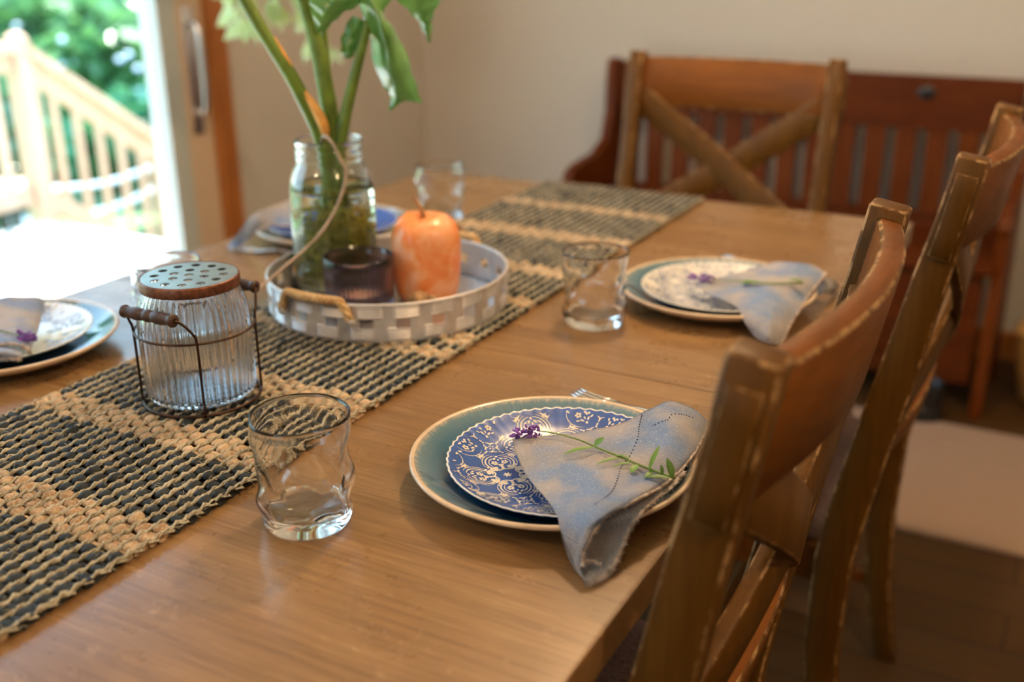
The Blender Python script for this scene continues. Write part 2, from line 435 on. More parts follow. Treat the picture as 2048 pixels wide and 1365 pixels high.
# rear wall with a window that lights the near end of the table
struct(mk('wall_rear',join(bx(XL-.1,-1.5,YB-.12,YB,0,HC,0),bx(-.4,XR+.1,YB-.12,YB,0,HC,0),bx(-1.5,-.4,YB-.12,YB,0,.95,0),bx(-1.5,-.4,YB-.12,YB,2.1,HC,0)),M_WALL,smooth=False))
wf=struct(mk('window_1',join(bx(-1.5,-1.44,YB-.1,YB-.02,.95,2.1,.004),bx(-.46,-.4,YB-.1,YB-.02,.95,2.1,.004),bx(-1.5,-.4,YB-.1,YB-.02,.95,1.01,.004),bx(-1.5,-.4,YB-.1,YB-.02,2.04,2.1,.004),bx(-.98,-.92,YB-.09,YB-.03,.95,2.1,.004)),M_WHITE,smooth=False))
mk('pane',bx(-1.44,-.46,YB-.062,YB-.056,1.01,2.04,0),M_PANE,wf,smooth=False)
# patio door: oak casing, beige stile with pull handle, white bead, glass
struct(mk('trim_1',join(bx(XL-.02,XL+.022,DB-.005,DB+.062,0,DH+.10,.006),bx(XL-.02,XL+.022,DA-.06,DA+.005,0,DH+.10,.006),bx(XL-.02,XL+.022,DA-.06,DB+.062,DH+.035,DH+.10,.006)),M_TRIM,smooth=False))
door=struct(mk('door_1',join(bx(XL-.05,XL-.002,DB-.115,DB-.006,.03,DH+.03,.004),bx(XL-.05,XL-.002,DA+.006,DA+.11,.03,DH+.03,.004),bx(XL-.05,XL-.002,DA+.1,DB-.11,.03,.13,.004),bx(XL-.05,XL-.002,DA+.1,DB-.11,DH-.06,DH+.03,.004),bx(XL-.12,XL,DA,DB,0,.03,.004)),M_STILE,smooth=False))
mk('glazing_bead',join(bx(XL-.065,XL+.004,DB-.178,DB-.112,.03,DH,.006),bx(XL-.065,XL+.004,DA+.108,DA+.14,.03,DH,.006)),M_WHITE,door,smooth=False)
mk('glass_pane',bx(XL-.034,XL-.028,DA+.10,DB-.12,.12,DH-.05,0),M_PANE,door,smooth=False)
hy=2.268
hp=spline([(XL,hy,1.03),(XL+.03,hy,1.02),(XL+.04,hy,.98),(XL+.042,hy,.90),(XL+.04,hy,.82),(XL+.03,hy,.785),(XL,hy,.775)],28)
mk('door_handle',join(tube(hp,.010,10),bx(XL-.004,XL+.006,hy-.020,hy+.020,.72,1.07,.004)),M_CHROME,door)
mk('lock_knob',move(lathe([(0,.012),(.014,.010),(.016,0),(.016,-.004)],20),(0,0,0)),M_CHROME,door,loc=(XL+.002,hy-.01,1.12),rot=(0,PI/2,0))
struct(mk('baseboard_far',bx(XL,XR,YF-.016,YF,0,.09,.004),M_TRIM,smooth=False))
struct(mk('baseboard_left',bx(XL,XL+.016,DB+.065,YF-.016,0,.09,.004),M_TRIM,smooth=False))

# rug under the far end
tag(mk('rug',bx(-1.35,1.30,2.234,2.845,.0,.012,.005),M_RUG,smooth=False),'beige short pile rug lying on the dark plank floor behind the chairs','rug')

# ================================================================ dining table
TX0,TX1,TY0,TY1=-1.286,-.2634,.20,1.978
tb=thing('dining_table','long oak dining table with a runner, tray and place settings on it','table',((TX0+TX1)/2,(TY0+TY1)/2,0))
cx,cy=(TX0+TX1)/2,(TY0+TY1)/2
def leaf(y0,y1): return move(bx(TX0,TX1,y0,y1,T-.036,T,.0035),(-cx,-cy,0))
mk('tabletop_leaf',leaf(TY0,1.0885),M_TABLE,tb,smooth=False)
mk('tabletop_leaf',leaf(1.0890,TY1),M_TABLE,tb,smooth=False)
ax,ay=.45,.80
mk('apron',join(bx(-ax,ax,-ay,-ay+.025,T-.125,T-.036,.003),bx(-ax,ax,ay-.025,ay,T-.125,T-.036,.003),bx(-ax,-ax+.025,-ay,ay,T-.125,T-.036,.003),bx(ax-.025,ax,-ay,ay,T-.125,T-.036,.003)),M_TABLE_EDGE,tb,smooth=False)
for sx_ in (-1,1):
    for sy_ in (-1,1):
        mk('leg',bx(sx_*.42-.04,sx_*.42+.04,sy_*.77-.04,sy_*.77+.04,0,T-.036,.006),M_TABLE_EDGE,tb,smooth=False)

# ================================================================ chairs
PZ=[0,.15,.30,.44,.52,.62,.74,.86,.92,1.004]
PXv=[.040,.012,.000,.003,.014,.033,.057,.079,.092,.107]
def pxz(z): return float(np.interp(z,PZ,PXv))
HW=.216                                  # post centre half distance
def bow(y): return .036*(1-(y/HW)**2)
def make_chair(label,loc,rotz,group):
    t=thing('dining_chair',label,'chair',loc,rotz,group)
    zs=[0,.08,.15,.22,.30,.38,.44,.50,.56,.62,.70,.78,.86,.93,1.002]
    hx=[.017,.019,.0205,.022,.0235,.0245,.025,.025,.025,.0245,.0235,.022,.0205,.0190,.0185]
    for s in (-1,1):
        path=[(pxz(z),s*HW,z) for z in zs]
        bp=mk('back_post',rsweep(path,(0,1,0),.0155,hx,.0028),[M_CHAIR,M_WORN],t)
        zb=[.885,.91,.94,.965,.985]
        mk('raised_panel',rsweep([(pxz(z)+.0005,s*(HW+.017),z) for z in zb],(0,1,0),.0045,.0125,.0013),[M_CHAIR,M_WORN],bp)
    ys=[-HW+.01+(2*HW-.02)*i/16 for i in range(17)]
    lean=Vector((pxz(1.0)-pxz(.88),0,.12)).normalized()
    mk('top_rail',rsweep([(pxz(.937)+bow(y)*.9,y,.940) for y in ys],lean,.054,.0115,.003),[M_CHAIR_WARMLIT,M_WORN],t)
    mk('lower_rail',rsweep([(pxz(.615)+bow(y)*.7,y,.612) for y in ys],Vector((.2,0,1)),.022,.011,.003),[M_CHAIR_WARMLIT,M_WORN],t)
    for s in (-1,1):
        pts=[]
        for i in range(17):
            q=i/16; y=s*(-HW+.012+(2*HW-.024)*q); z=.905-(.905-.625)*q
            pts.append(Vector((pxz(z)+bow(y)*.8+(.003 if s>0 else -.003),y,z)))
        A=[ (pts[min(i+1,16)]-pts[max(i-1,0)]).cross(Vector((1,0,0))) for i in range(17)]
        mk('cross_slat',rsweep(pts,A,.030,.0075,.002,caps=False),[M_CHAIR,M_WORN],t)
    # seat with rounded upholstery
    def seatf(i,j):
        a=2*PI*i/48; e=.22
        c,s=math.cos(a),math.sin(a); X=math.copysign(abs(c)**e,c); Y=math.copysign(abs(s)**e,s)
        k=[(.0,.490),(.5,.489),(.85,.484),(.97,.474),(1,.462),(.99,.445),(.98,.440),(0,.440)][j]
        return (-.213+X*.193*k[0],Y*(.204-.004*(X>0))*k[0],k[1])
    mk('seat_cushion',grid(48,8,seatf,cu=True),M_FABRIC,t)
    mk('seat_frame',join(bx(-.400,-.02,-.200,-.178,.385,.440,.004),bx(-.400,-.02,.178,.200,.385,.440,.004),bx(-.400,-.378,-.19,.19,.385,.440,.004),bx(-.03,-.005,-.20,.20,.385,.440,.004)),M_CHAIR_WARMLIT,t,smooth=False)
    for s in (-1,1):
        mk('front_leg',rsweep([(-.382,s*.186,0),(-.382,s*.186,.2),(-.382,s*.186,.44)],(0,1,0),[.015,.018,.020],[.015,.018,.020],.003),[M_CHAIR,M_WORN],t)
        mk('stretcher',rsweep([(-.382,s*.186,.16),(-.2,s*.2,.16),(.012,s*HW,.16)],(0,0,1),.014,.009,.003),[M_CHAIR_WARMLIT,M_WORN],t)
    mk('stretcher',rsweep([(-.21,-.20,.16),(-.21,.2,.16)],(0,0,1),.013,.009,.003),[M_CHAIR_WARMLIT,M_WORN],t)
    return t
G='cross-back dining chairs around the table'
ch1=make_chair('brown wooden cross-back dining chair nearest the camera beside the blue patterned plate','x' and (-.268,.833,0),0,G)
dup(ch1,(-.226,1.545,0),0,'brown wooden cross-back dining chair behind the nearest one, beside the white patterned plate')
dup(ch1,(-.700,2.165,0),PI/2,'brown wooden cross-back chair at the far head of the table in front of the bench')

# ================================================================ bench against the far wall
bn=thing('wooden_bench','reddish pine bench with a slatted back against the far wall','bench',(-.79,3.12,0))
W2=.62
mk('top_rail',bx(-W2+.02,W2-.02,.165,.192,.71,.862,.006),M_BENCH,bn,smooth=False)
tag_k=mk('knot',move(xform(lathe([(0,.0025),(.014,.002),(.019,0)],20),Matrix.Rotation(PI/2,4,'X')@Matrix.Diagonal((1.3,1,1,1))),(.345,.165,.835-.02)),M_BLACK,bn)
n=14
for i in range(n):
    x=-W2+.06+(2*W2-.12)*i/(n-1)
    mk('back_slat',bx(x-.029,x+.029,.170,.186,.44,.72,.003),M_BENCHZ,bn,smooth=False)
mk('lower_rail',bx(-W2+.02,W2-.02,.160,.196,.40,.47,.004),M_BENCH,bn,smooth=False)
mk('seat_board',bx(-W2+.01,W2-.01,-.20,.17,.405,.43,.006),M_BENCH,bn,smooth=False)
mk('front_panel',bx(-W2+.03,W2-.03,-.165,-.145,.085,.405,.004),M_BENCH,bn,smooth=False)
prof=[(.215,0),(.215,.70),(.21,.85),(.195,.868),(.165,.87),(.145,.86),(.135,.80),(.13,.70),(.10,.62),(.02,.585),(-.12,.575),(-.17,.56),(-.185,.53),(-.17,.50),(-.16,.42),(-.175,.22),(-.185,0),(-.13,0),(-.09,.06),(.09,.06),(.14,0)]
for s in (-1,1):
    mk('end_panel',move(solid_poly(prof,.03,'x'),(s*W2,0,0)),M_BENCHZ,bn,smooth=False)
# things on the floor near the bench
bt=thing('black_boot','black boot standing on the floor in front of the bench, behind the far chair leg','boot',(-.29,2.865,0))
mk('shaft',lathe([(.040,.03),(.043,.075),(.042,.11),(.041,.112),(.038,.11),(.036,.05)],24),M_BLACK,bt)
mk('foot',xform(lathe([(0,.0),(.044,.0),(.050,.012),(.047,.04),(.036,.062),(0,.07)],24),Matrix.Translation((-.04,-.01,0))@Matrix.Diagonal((1.7,.9,1,1))),M_BLACK,bt)
bk=thing('wicker_basket','golden wicker basket on the floor at the right of the bench','basket',(.035,3.13,0))
mk('basket_body',lathe([(0,.004),(.10,.004),(.115,.02),(.135,.12),(.140,.20),(.136,.215),(.130,.20),(.124,.12),(.10,.02),(0,.014)],48,lambda t,r,z:(r*(1+.018*math.sin(24*t)*(1 if int(z*60)%2 else -1)),z)),M_WICKER,bk)
mk('basket_rim',tube([(.139*math.cos(a*PI/24),.139*math.sin(a*PI/24),.212) for a in range(48)],.009,8,closed=True),M_WICKER,bk)

# ================================================================ table runner
RX0,RX1,RY0,RY1=-.984,-.652,.24,1.965
def in_tan(y):
    # stripe layout along the length
    for a,b in ((.522,.576),(.690,.735),(.828,.885),(1.02,1.045),(1.07,1.11),(1.235,1.275),(1.375,1.42),(1.56,1.61),(1.76,1.80),(.36,.41)):
        if a<=y<=b: return True
    return False
def runner():
    t=thing('table_runner','woven runner of charcoal rag and tan jute stripes down the table','table runner',((RX0+RX1)/2,(RY0+RY1)/2,T+.0010))
    ox,oy=(RX0+RX1)/2,(RY0+RY1)/2
    NW=22; dx=(RX1-RX0)/NW; r_=random.Random(3)
    pitch=.0088; rows=int((RY1-RY0)/pitch)
    D=[[],[],[]]; TN=[[],[],[]]
    def addtube(B,pts,rx,rz,sides):
        V,F=B[0],B[1]; n0=len(V); k=len(pts)
        for i,(p,a,b) in enumerate(zip(pts,rx,rz)):
            for s in range(sides):
                q=2*PI*s/sides+ .3*i*0; V.append((p[0],p[1]+a*math.cos(q),p[2]+b*math.sin(q)))
        for i in range(k-1):
            for s in range(sides):
                F.append((n0+i*sides+s,n0+i*sides+(s+1)%sides,n0+(i+1)*sides+(s+1)%sides,n0+(i+1)*sides+s))
        F.append(tuple(n0+s for s in range(sides))); F.append(tuple(n0+(k-1)*sides+s for s in range(sides))[::-1])
    yw=[]
    for j in range(rows):
        y=RY0+(j+.5)*pitch; tan=in_tan(y+r_.uniform(-.0015,.0015)); B=TN if tan else D
        wob=r_.uniform(-.001,.001); e0=r_.uniform(-.002,.004); e1=r_.uniform(-.002,.004)
        pts=[];ra=[];rb=[]
        S=6; par=j%2
        jit=[(r_.uniform(.60,1.40),r_.uniform(-.0016,.0016),r_.uniform(-.0008,.0010)+(.0026 if r_.random()<.05 else 0)) for _ in range(NW+2)]
        for i in range(NW*S+1):
            u=i/S; k=int(u+.5); fr=u-math.floor(u); bul=math.sin(PI*fr)**1.0 if 0<fr<1 else 0
            cell=min(int(u),NW-1); g,jy,jz=jit[cell]; over=(cell+par)%2==0
            x=RX0+dx*u; sgn=1 if (cell+par)%2 else -1
            z=.0034+ ((.0016 if over else -.0010)+jz)*bul+math.sin(y*7+x*9)*.0003
            pts.append((x-ox-(e0 if i==0 else 0)+(e1 if i==NW*S else 0),y-oy+wob+jy*bul+.0016*math.sin(x*14+1.3),z))
            ra.append(.0026+(.0046 if over else .0010)*bul*g); rb.append(.0017+(.0022 if over else .0006)*bul*g)
        # selvedge loop bump
        ra[0]=ra[1]=.0056;rb[0]=rb[1]=.0040;ra[-1]=ra[-2]=.0056;rb[-1]=rb[-2]=.0040
        addtube(B,pts,ra,rb,7)
    mk('rag_weft',(D[0],D[1]),M_WDARK,t); mk('jute_weft',(TN[0],TN[1]),M_WTAN,t)
    # warps run lengthwise, over one weft and under the next
    WV=[];WF=[]
    for k in range(NW+1):
        for strand in (0,1):
            x0=RX0+dx*k-ox; n0=len(WV); sides=5; cnt=0
            for j in range(rows*2+1):
                y=RY0+j*pitch/2; ph=j*PI/2+(PI if (k+strand)%2 else 0)
                tw=j*1.25+strand*PI+k*1.7; z=.0062+.0009*math.sin(j*PI/2+k*PI)+.0011*math.sin(tw)+r_.uniform(-.0003,.0003)
                xx=x0+.0011*math.cos(tw)+.0008*math.sin(y*11+k)+r_.uniform(-.0003,.0003)
                rr=.00165+.0003*math.sin(j*.37+k)+r_.uniform(-.0003,.0003)
                for s in range(sides):
                    q=2*PI*s/sides+.5*j; WV.append((xx+rr*math.cos(q),y-oy,z+rr*math.sin(q)))
                cnt+=1
            for i in range(cnt-1):
                for s in range(sides):
                    WF.append((n0+i*sides+s,n0+i*sides+(s+1)%sides,n0+(i+1)*sides+(s+1)%sides,n0+(i+1)*sides+s))
    mk('jute_warp',(WV,WF),M_WARP,t)
    # stitched selvedges and stray fibres
    sv=[]
    for xe in (RX0-ox-.001,RX1-ox+.001):
        pts=[]
        for j in range(rows*2):
            y=RY0+j*pitch*.5-oy; s=1 if (j//2)%2 else -1
            pts.append((xe+(.0045*s),y,.0062-.0026*abs(math.cos(j*PI/4))+.0006*s))
        sv.append(tube(pts,.0010,5))
        for q in range(150):
            y=r_.uniform(RY0,RY1)-oy; sgn=1 if xe>0 else -1; a=Vector((xe,y,.006)); b=a+Vector((sgn*r_.uniform(.002,.009),r_.uniform(-.008,.008),r_.uniform(-.003,.004))); c=b+Vector((r_.uniform(-.004,.004),r_.uniform(-.006,.006),r_.uniform(-.002,.003)))
            b.z=max(b.z,.002); c.z=max(c.z,.001)
            sv.append(tube([a,b,c],[.00035,.0003,.0001],3,False))
    for q in range(1500):
        a=Vector((r_.uniform(RX0,RX1)-ox,r_.uniform(RY0,1.3)-oy,.0078)); d=Vector((r_.uniform(-1,1),r_.uniform(-1,1),0)).normalized()*r_.uniform(.004,.010)
        sv.append(tube([a,a+d*.5+Vector((0,0,r_.uniform(.001,.004))),a+d],[.0003,.00025,.0001],3,False))
    mk('edge_stitching',join(*sv),M_WARP,t)
runner()

# ================================================================ plates
def prof_h(prof,r):
    return float(np.interp(r,[p[0] for p in prof],[p[1] for p in prof]))
DIN_IN=[(0,.0075),(.088,.0080),(.098,.0095),(.108,.0135),(.118,.0185),(.127,.0235),(.131,.0258)]
def dinner(label,loc,group='teal stoneware dinner plates'):
    t=thing('dinner_plate',label,'plate',loc,0,group)
    mk('bowl_of_plate',lathe([(r,z) for r,z in DIN_IN],128),M_TEAL,t)
    outer=[(.131,.0258),(.1335,.0270),(.1355,.0262),(.1360,.0245),(.1345,.0222),(.128,.0180),(.115,.0115),(.098,.0048),(.078,.0022),(.074,0),(.068,0),(.066,.0028),(0,.0030)]
    mk('clay_rim_and_base',lathe(outer,128,lambda t_,r,z:(r*(1+.0025*math.sin(3*t_+1)),z+(.0006*math.sin(2*t_) if r>.12 else 0))),M_CREAM,t)
    return t
SAL_IN=[(0,.0062),(.067,.0066),(.077,.0078),(.089,.0118),(.1005,.0170),(.109,.0210)]
def strokes(pts,wid):
    """flat tapered ribbon in plane; pts 2D, wid list"""
    L=[];n=len(pts)
    for i in range(n):
        a=pts[max(i-1,0)];b=pts[min(i+1,n-1)]; dx_,dy_=b[0]-a[0],b[1]-a[1]; l=math.hypot(dx_,dy_) or 1
        nx,ny=-dy_/l,dx_/l; w_=wid[i]/2
        L.append(((pts[i][0]+nx*w_,pts[i][1]+ny*w_),(pts[i][0]-nx*w_,pts[i][1]-ny*w_)))
    V=[];F=[]
    for a,b in L: V+=[a,b]
    for i in range(n-1): F.append((2*i,2*i+1,2*i+3,2*i+2))
    return V,F
def blob(cx_,cy_,a,b,ang,n=10,tear=0):
    V=[]
    for i in range(n):
        q=2*PI*i/n; x=a*math.cos(q); y=b*math.sin(q)*(1-tear*math.cos(q))
        V.append((cx_+x*math.cos(ang)-y*math.sin(ang),cy_+x*math.sin(ang)+y*math.cos(ang)))
    return V,[tuple(range(n))]
def flower(cx_,cy_,r):
    out=[]
    for k in range(5):
        a=2*PI*k/5+.3; out.append(blob(cx_+r*.62*math.cos(a),cy_+r*.62*math.sin(a),r*.42,r*.36,a,8))
        # petals drawn as a broken ring so that the centre stays open
    return out
def motif():
    S=[]
    for s in (-1,1):
        # outer C: from the foot, round the side, curling in at the head
        P=[]
        for i in range(34):
            q=i/33; th=-PI/2+q*PI*1.05; R_=.98
            P.append((s*(R_*math.cos(th)*.96),R_*math.sin(th)*.95))
        lx,ly=P[-1]
        cxx,cyy=s*.34,.62
        curl=[]
        for i in range(22):
            q=i/21; th=(PI*.45)+q*PI*1.75; rr=.40*(1-q*.62)
            curl.append((s*(.40+rr*math.cos(th)),.62+rr*math.sin(th)))
        C=[(s*(.92*math.cos(a)),.92*math.sin(a)) for a in [(-PI/2+.15)+(PI*.86)*i/26 for i in range(27)]]
        allp=C+[(s*(.40+.44*math.cos(a)),.60+.42*math.sin(a)) for a in [(-.05)+ (PI*1.55)*i/22 for i in range(1,23)]]
        n=len(allp); S.append(strokes(allp,[.03+.085*math.sin(PI*min(1,(i+2)/n))**.8+.05*(i>n*.75)*(i/n) for i in range(n)]))
        inn=[(s*(.70*math.cos(a)),.02+.70*math.sin(a)) for a in [(-PI/2+.25)+(PI*.72)*i/20 for i in range(21)]]
        S.append(strokes(inn,[.015+.045*math.sin(PI*i/20) for i in range(21)]))
        out=[(s*(1.12*math.cos(a)),1.12*math.sin(a)) for a in [(-PI/2+.30)+(PI*.60)*i/20 for i in range(21)]]
        S.append(strokes(out,[.015+.05*math.sin(PI*i/20) for i in range(21)]))
        S.append(blob(s*.40+s*.02,.62,.13,.13,0,10))
        S+= flower(s*.33,-.02,.24)
        S.append(blob(s*.22,-.52,.17,.07,s*.9,8,.3)); S.append(blob(s*.50,-.45,.14,.06,s*.5,8,.3))
        S.append(blob(s*1.02,1.02,.24,.11,s*.9+(PI if s<0 else 0),10,.5)); S.append(blob(s*.82,1.16,.16,.08,s*1.5,10,.4)); S.append(blob(s*1.20,.80,.16,.07,s*.4,10,.4))
        S.append(strokes([(s*(.86+.10*i),-.95-.03*i*i+.18*i) for i in range(6)],[.03,.09,.12,.10,.07,.03]))
        S.append(strokes([(s*(.70+.10*i),-1.12-.02*i*i+.12*i) for i in range(6)],[.03,.08,.11,.09,.06,.03]))
    S+= flower(0,.34,.17); S.append(blob(0,-.80,.10,.10,0,8)); S.append(blob(0,-.38,.06,.12,0,8))
    S.append(blob(0,.86,.05,.12,0,8))
    return S
MOT=motif()
def cross_motif():
    S=[]
    for k in range(4):
        a=PI/4+k*PI/2; c_,s_=math.cos(a),math.sin(a)
        for q in (-1,1):
            P=[]
            for i in range(10):
                th=.2+2.4*i/9; x=.34+.20*math.cos(th*1.0); y=q*(.05+.20*math.sin(th)); P.append((x*c_-y*s_,x*s_+y*c_))
            S.append(strokes(P,[.04+.08*math.sin(PI*i/9) for i in range(10)]))
        S.append(blob(.66*c_,.66*s_,.08,.08,0,8)); S.append(blob(.16*c_,.16*s_,.10,.05,a,8))
        S.append(blob(.86*c_,.86*s_,.12,.06,a,8))
    return S
CRO=cross_motif()
def scroll_pattern(prof,rmax,origin,e1,d,rm,rmin=0):
    """place medallions on the midpoints of a square lattice of crosses and stars"""
    V=[];F=[]
    e1=Vector(e1).normalized(); e2=Vector((-e1[1],e1[0]))
    def put(S,c,u,sc_):
        v=Vector((-u[1],u[0]))
        for (vv,ff) in S:
            n0=len(V); ok=True; tmp=[]
            for (x,y) in vv:
                px=c[0]+(v[0]*-x+u[0]*y)*sc_; py=c[1]+(v[1]*-x+u[1]*y)*sc_
                r=math.hypot(px,py)
                if r>rmax or r<rmin: ok=False; break
                tmp.append((px,py,prof_h(prof,r)+.00022+max(0,r-.085)*.016))
            if ok:
                V.extend(tmp); F.extend([tuple(i+n0 for i in f) for f in ff])
    for i in range(-4,5):
        for j in range(-4,5):
            p=Vector(origin)+(e1*i+e2*j)*d
            if (i+j)%2==0: put(CRO,p,e1,rm*.95)
            else: put([blob(0,0,.16,.16,0,8)]+[blob(.2*math.cos(a),.2*math.sin(a),.12,.07,a,8) for a in (0,PI/3,2*PI/3,PI,4*PI/3,5*PI/3)],p,e1,rm*.9)
            for e,di,dj in ((e1,1,0),(e2,0,1)):
                # medallion between this node and its neighbour; its curls face the star
                c=p+e*d*.5*(1.04 if (i+j)%2==0 else .96)
                put(MOT,c,e if (i+j)%2==0 else -e,rm)
    return V,F
def salad(label,loc,rotz,body,scroll,pat,flutes=60,group='scallop-edged salad plates'):
    t=thing('salad_plate',label,'plate',loc,rotz,group)
    def sc_(t_,r,z):
        k=max(0,(r-.089)/.020); return r*(1+.0045*k*math.cos(flutes*t_)),z+.0005*k*math.cos(flutes*t_)
    pr=SAL_IN+[(.1105,.0216),(.1110,.0205),(.1095,.0190),(.1005,.0146),(.089,.0095),(.075,.0050),(.066,.0030),(.058,0),(.053,0),(.051,.0030),(0,.0035)]
    mk('glazed_body',lathe(pr,flutes*4,sc_,[0]*5+[1]*2+[0]*9 if body is M_BLUEPL else None),[body,M_WHITEPL],t)
    if pat and pat[1]: 
        o=mk('scroll_pattern',pat,scroll,t,smooth=False); o['kind']='stuff'; del o['kind']
    return t
P1=(-.4047,.8187,T+.0005); P2=(-.434,1.393,T+.0005); PL=(-1.159,.799,T+.0005); PF=(-1.131,1.432,T+.0005)
dinner('teal glazed dinner plate with clay rim under the blue scroll plate in front',P1)
dinner('teal glazed dinner plate under the white scroll plate on the right side',P2)
dinner('teal glazed dinner plate partly cut off at the left edge of the photo',PL)
dinner('teal glazed dinner plate behind the plant jar under a bright blue plate',PF)
S1=(-.389,.813,T+.0085)
CS=[(-0.4705,0.8170,0.7745),(-0.4316,0.7796,0.7745)]    # a cross and the star next to it on the blue plate
salad('cobalt blue scallop-edged plate with cream scroll pattern under the nearest napkin',S1,0,M_BLUEPL,M_SCROLL,
      scroll_pattern(SAL_IN,.1065,(CS[0][0]-S1[0],CS[0][1]-S1[1]),(CS[1][0]-CS[0][0],CS[1][1]-CS[0][1]),.0530,.0150))
salad('white scallop-edged plate with faded blue scrolls under the napkin on the right side',(-.424,1.384,T+.0085),.6,M_WHITEPL,M_SCROLLB,
      scroll_pattern(SAL_IN,.1085,(.01,.02),(.8,.6),.046,.0140))
salad('white scallop-edged plate with a few blue medallions near the left edge of the photo',(-1.165,.796,T+.0085),0,M_WHITEPL,M_SCROLLB,
      scroll_pattern(SAL_IN,.104,(.0,.0),(.7,.7),.076,.0165,rmin=.052))
salad('bright blue salad plate behind the plant jar beneath a draped napkin',(-1.129,1.430,T+.0085),0,M_BLUEPL,M_SCROLL,None)

# ================================================================ forks
def fork(label,tip,end):
    a=Vector((*tip,0)); b=Vector((*end,0)); L=(b-a).length; ang=math.atan2(b.y-a.y,b.x-a.x)
    t=thing('dinner_fork',label,'fork',(tip[0],tip[1],T),ang,'stainless forks')
    rib=[(0,.0),(.02,.003),(.045,.0035),(.060,.003),(.075,.0030),(.11,.0034),(.15,.0038),(.19,.0025),(.200,.0018)]
    for k in range(4):
        y=(k-1.5)*.0062
        mk('tine',tube([(0,y*.98,.0060),(.015,y,.0035),(.035,y,.0024),(.052,y,.0030)],[.0009,.0015,.0017,.0018],8),M_STEEL,t)
    def body(i,j):
        q=i/23; x=.048+q*(.200-.048)
        w_=float(np.interp(x,[.048,.060,.070,.082,.10,.13,.17,.19,.200],[.0115,.0110,.0065,.0038,.0036,.0050,.0080,.0085,.002]))
        z=float(np.interp(x,[.048,.065,.09,.13,.18,.2],[.0030,.0050,.0085,.0075,.0040,.0034]))
        s=[(-1,0),(-.7,.0012),(0,.0018),(.7,.0012),(1,0),(.7,-.0010),(0,-.0014),(-.7,-.0010)][j]
        return (x,s[0]*w_,z+s[1])
    V,F=grid(24,8,body,cv=True); mk('handle',(V,F+[tuple(j*24 for j in range(8)),tuple(j*24+23 for j in range(8))[::-1]]),M_STEEL,t)
fork('steel fork lying behind the blue plate with its tines showing',(-.471,1.006),(-.30,.975))
fork('steel fork behind the white plate on the right side',(-.497,1.606),(-.33,1.53))
fork('steel fork under the napkin tip beside the plate behind the plant jar',(-1.235,1.292),(-1.03,1.305))

# ================================================================ napkins
def bicubic(G,nu,nv):
    """G rows x cols of 3D points -> smooth grid of nv rows x nu columns"""
    rows=[spline(r,nu) for r in G]
    cols=[spline([rows[k][i] for k in range(len(rows))],nv) for i in range(nu)]
    return [[cols[i][j] for i in range(nu)] for j in range(nv)]
def clothgrid(G,nu,nv,seed,amp=.0007,thick=.0011):
    r_=random.Random(seed); S=bicubic(G,nu,nv); ph=[r_.uniform(0,6) for _ in range(8)]
    N=[[None]*nu for _ in range(nv)]
    for j in range(nv):
        for i in range(nu):
            du=S[j][min(i+1,nu-1)]-S[j][max(i-1,0)]; dv=S[min(j+1,nv-1)][i]-S[max(j-1,0)][i]
            n=dv.cross(du)
            n=n.normalized() if n.length>1e-12 else Vector((0,0,1))
            N[j][i]=n if n.z>-.2 else -n
    Q=[[None]*nu for _ in range(nv)]
    for j in range(nv):
        for i in range(nu):
            p=S[j][i]; w_=math.sin(p.x*160+ph[0]+2*math.sin(p.y*70+ph[1]))*.5+math.sin(p.y*190+p.x*90+ph[2])*.35+math.sin(p.x*310-p.y*240+ph[3])*.2
            Q[j][i]=p+N[j][i]*(w_*amp)
    V=[tuple(Q[j][i]+N[j][i]*thick*.5) for j in range(nv) for i in range(nu)]+[tuple(Q[j][i]-N[j][i]*thick*.5) for j in range(nv) for i in range(nu)]
    F=[];n=nu*nv
    for j in range(nv-1):
        for i in range(nu-1):
            q=(j*nu+i,j*nu+i+1,(j+1)*nu+i+1,(j+1)*nu+i); F.append(q[::-1]); F.append(tuple(k+n for k in q))
    bd=[(j*nu+0,(j+1)*nu+0) for j in range(nv-1)]+[((j+1)*nu+nu-1,j*nu+nu-1) for j in range(nv-1)]+[(i+1,i) for i in range(nu-1)]+[((nv-1)*nu+i,(nv-1)*nu+i+1) for i in range(nu-1)]
    for a,b in bd: F.append((a,b,b+n,a+n))
    return (V,F),Q,N
def fringe(path,seed,rad=.0015,dens=9,length=.0038):
    r_=random.Random(seed); P=spline(path,len(path)*2); parts=[]
    parts.append(tube([p+Vector((r_.uniform(-1,1),r_.uniform(-1,1),r_.uniform(-1,1)))*.0004 for p in P],[rad*r_.uniform(.7,1.25) for _ in P],7))
    for i in range(len(P)-1):
        for k in range(dens):
            a=P[i].lerp(P[i+1],r_.random()); d=Vector((r_.uniform(-1,1),r_.uniform(-1,1),r_.uniform(-.7,.9))).normalized()*length*r_.uniform(.5,1.3)
            parts.append(tube([a,a+d*.6,a+d+Vector((0,0,-.0008))],[.00035,.0003,.00012],3,False))
    return join(*parts)
def stitches(pts,n=24,off=.0009):
    P=spline(pts,n*2); parts=[]
    for i in range(0,n*2-1,2):
        a=P[i];b=P[i+1].lerp(P[i],.25); u=Vector((0,0,off)); parts.append(tube([a+u*.3,(a+b)/2+u,b+u*.3],[.0004,.0008,.0004],5))
    return join(*parts)
def edge(Q,which):
    return {'r':[q[-1] for q in Q],'l':[q[0] for q in Q],'t':Q[0],'b':Q[-1]}[which]
def rel(pts,o): return [tuple(Vector(p)-Vector(o)) for p in pts]
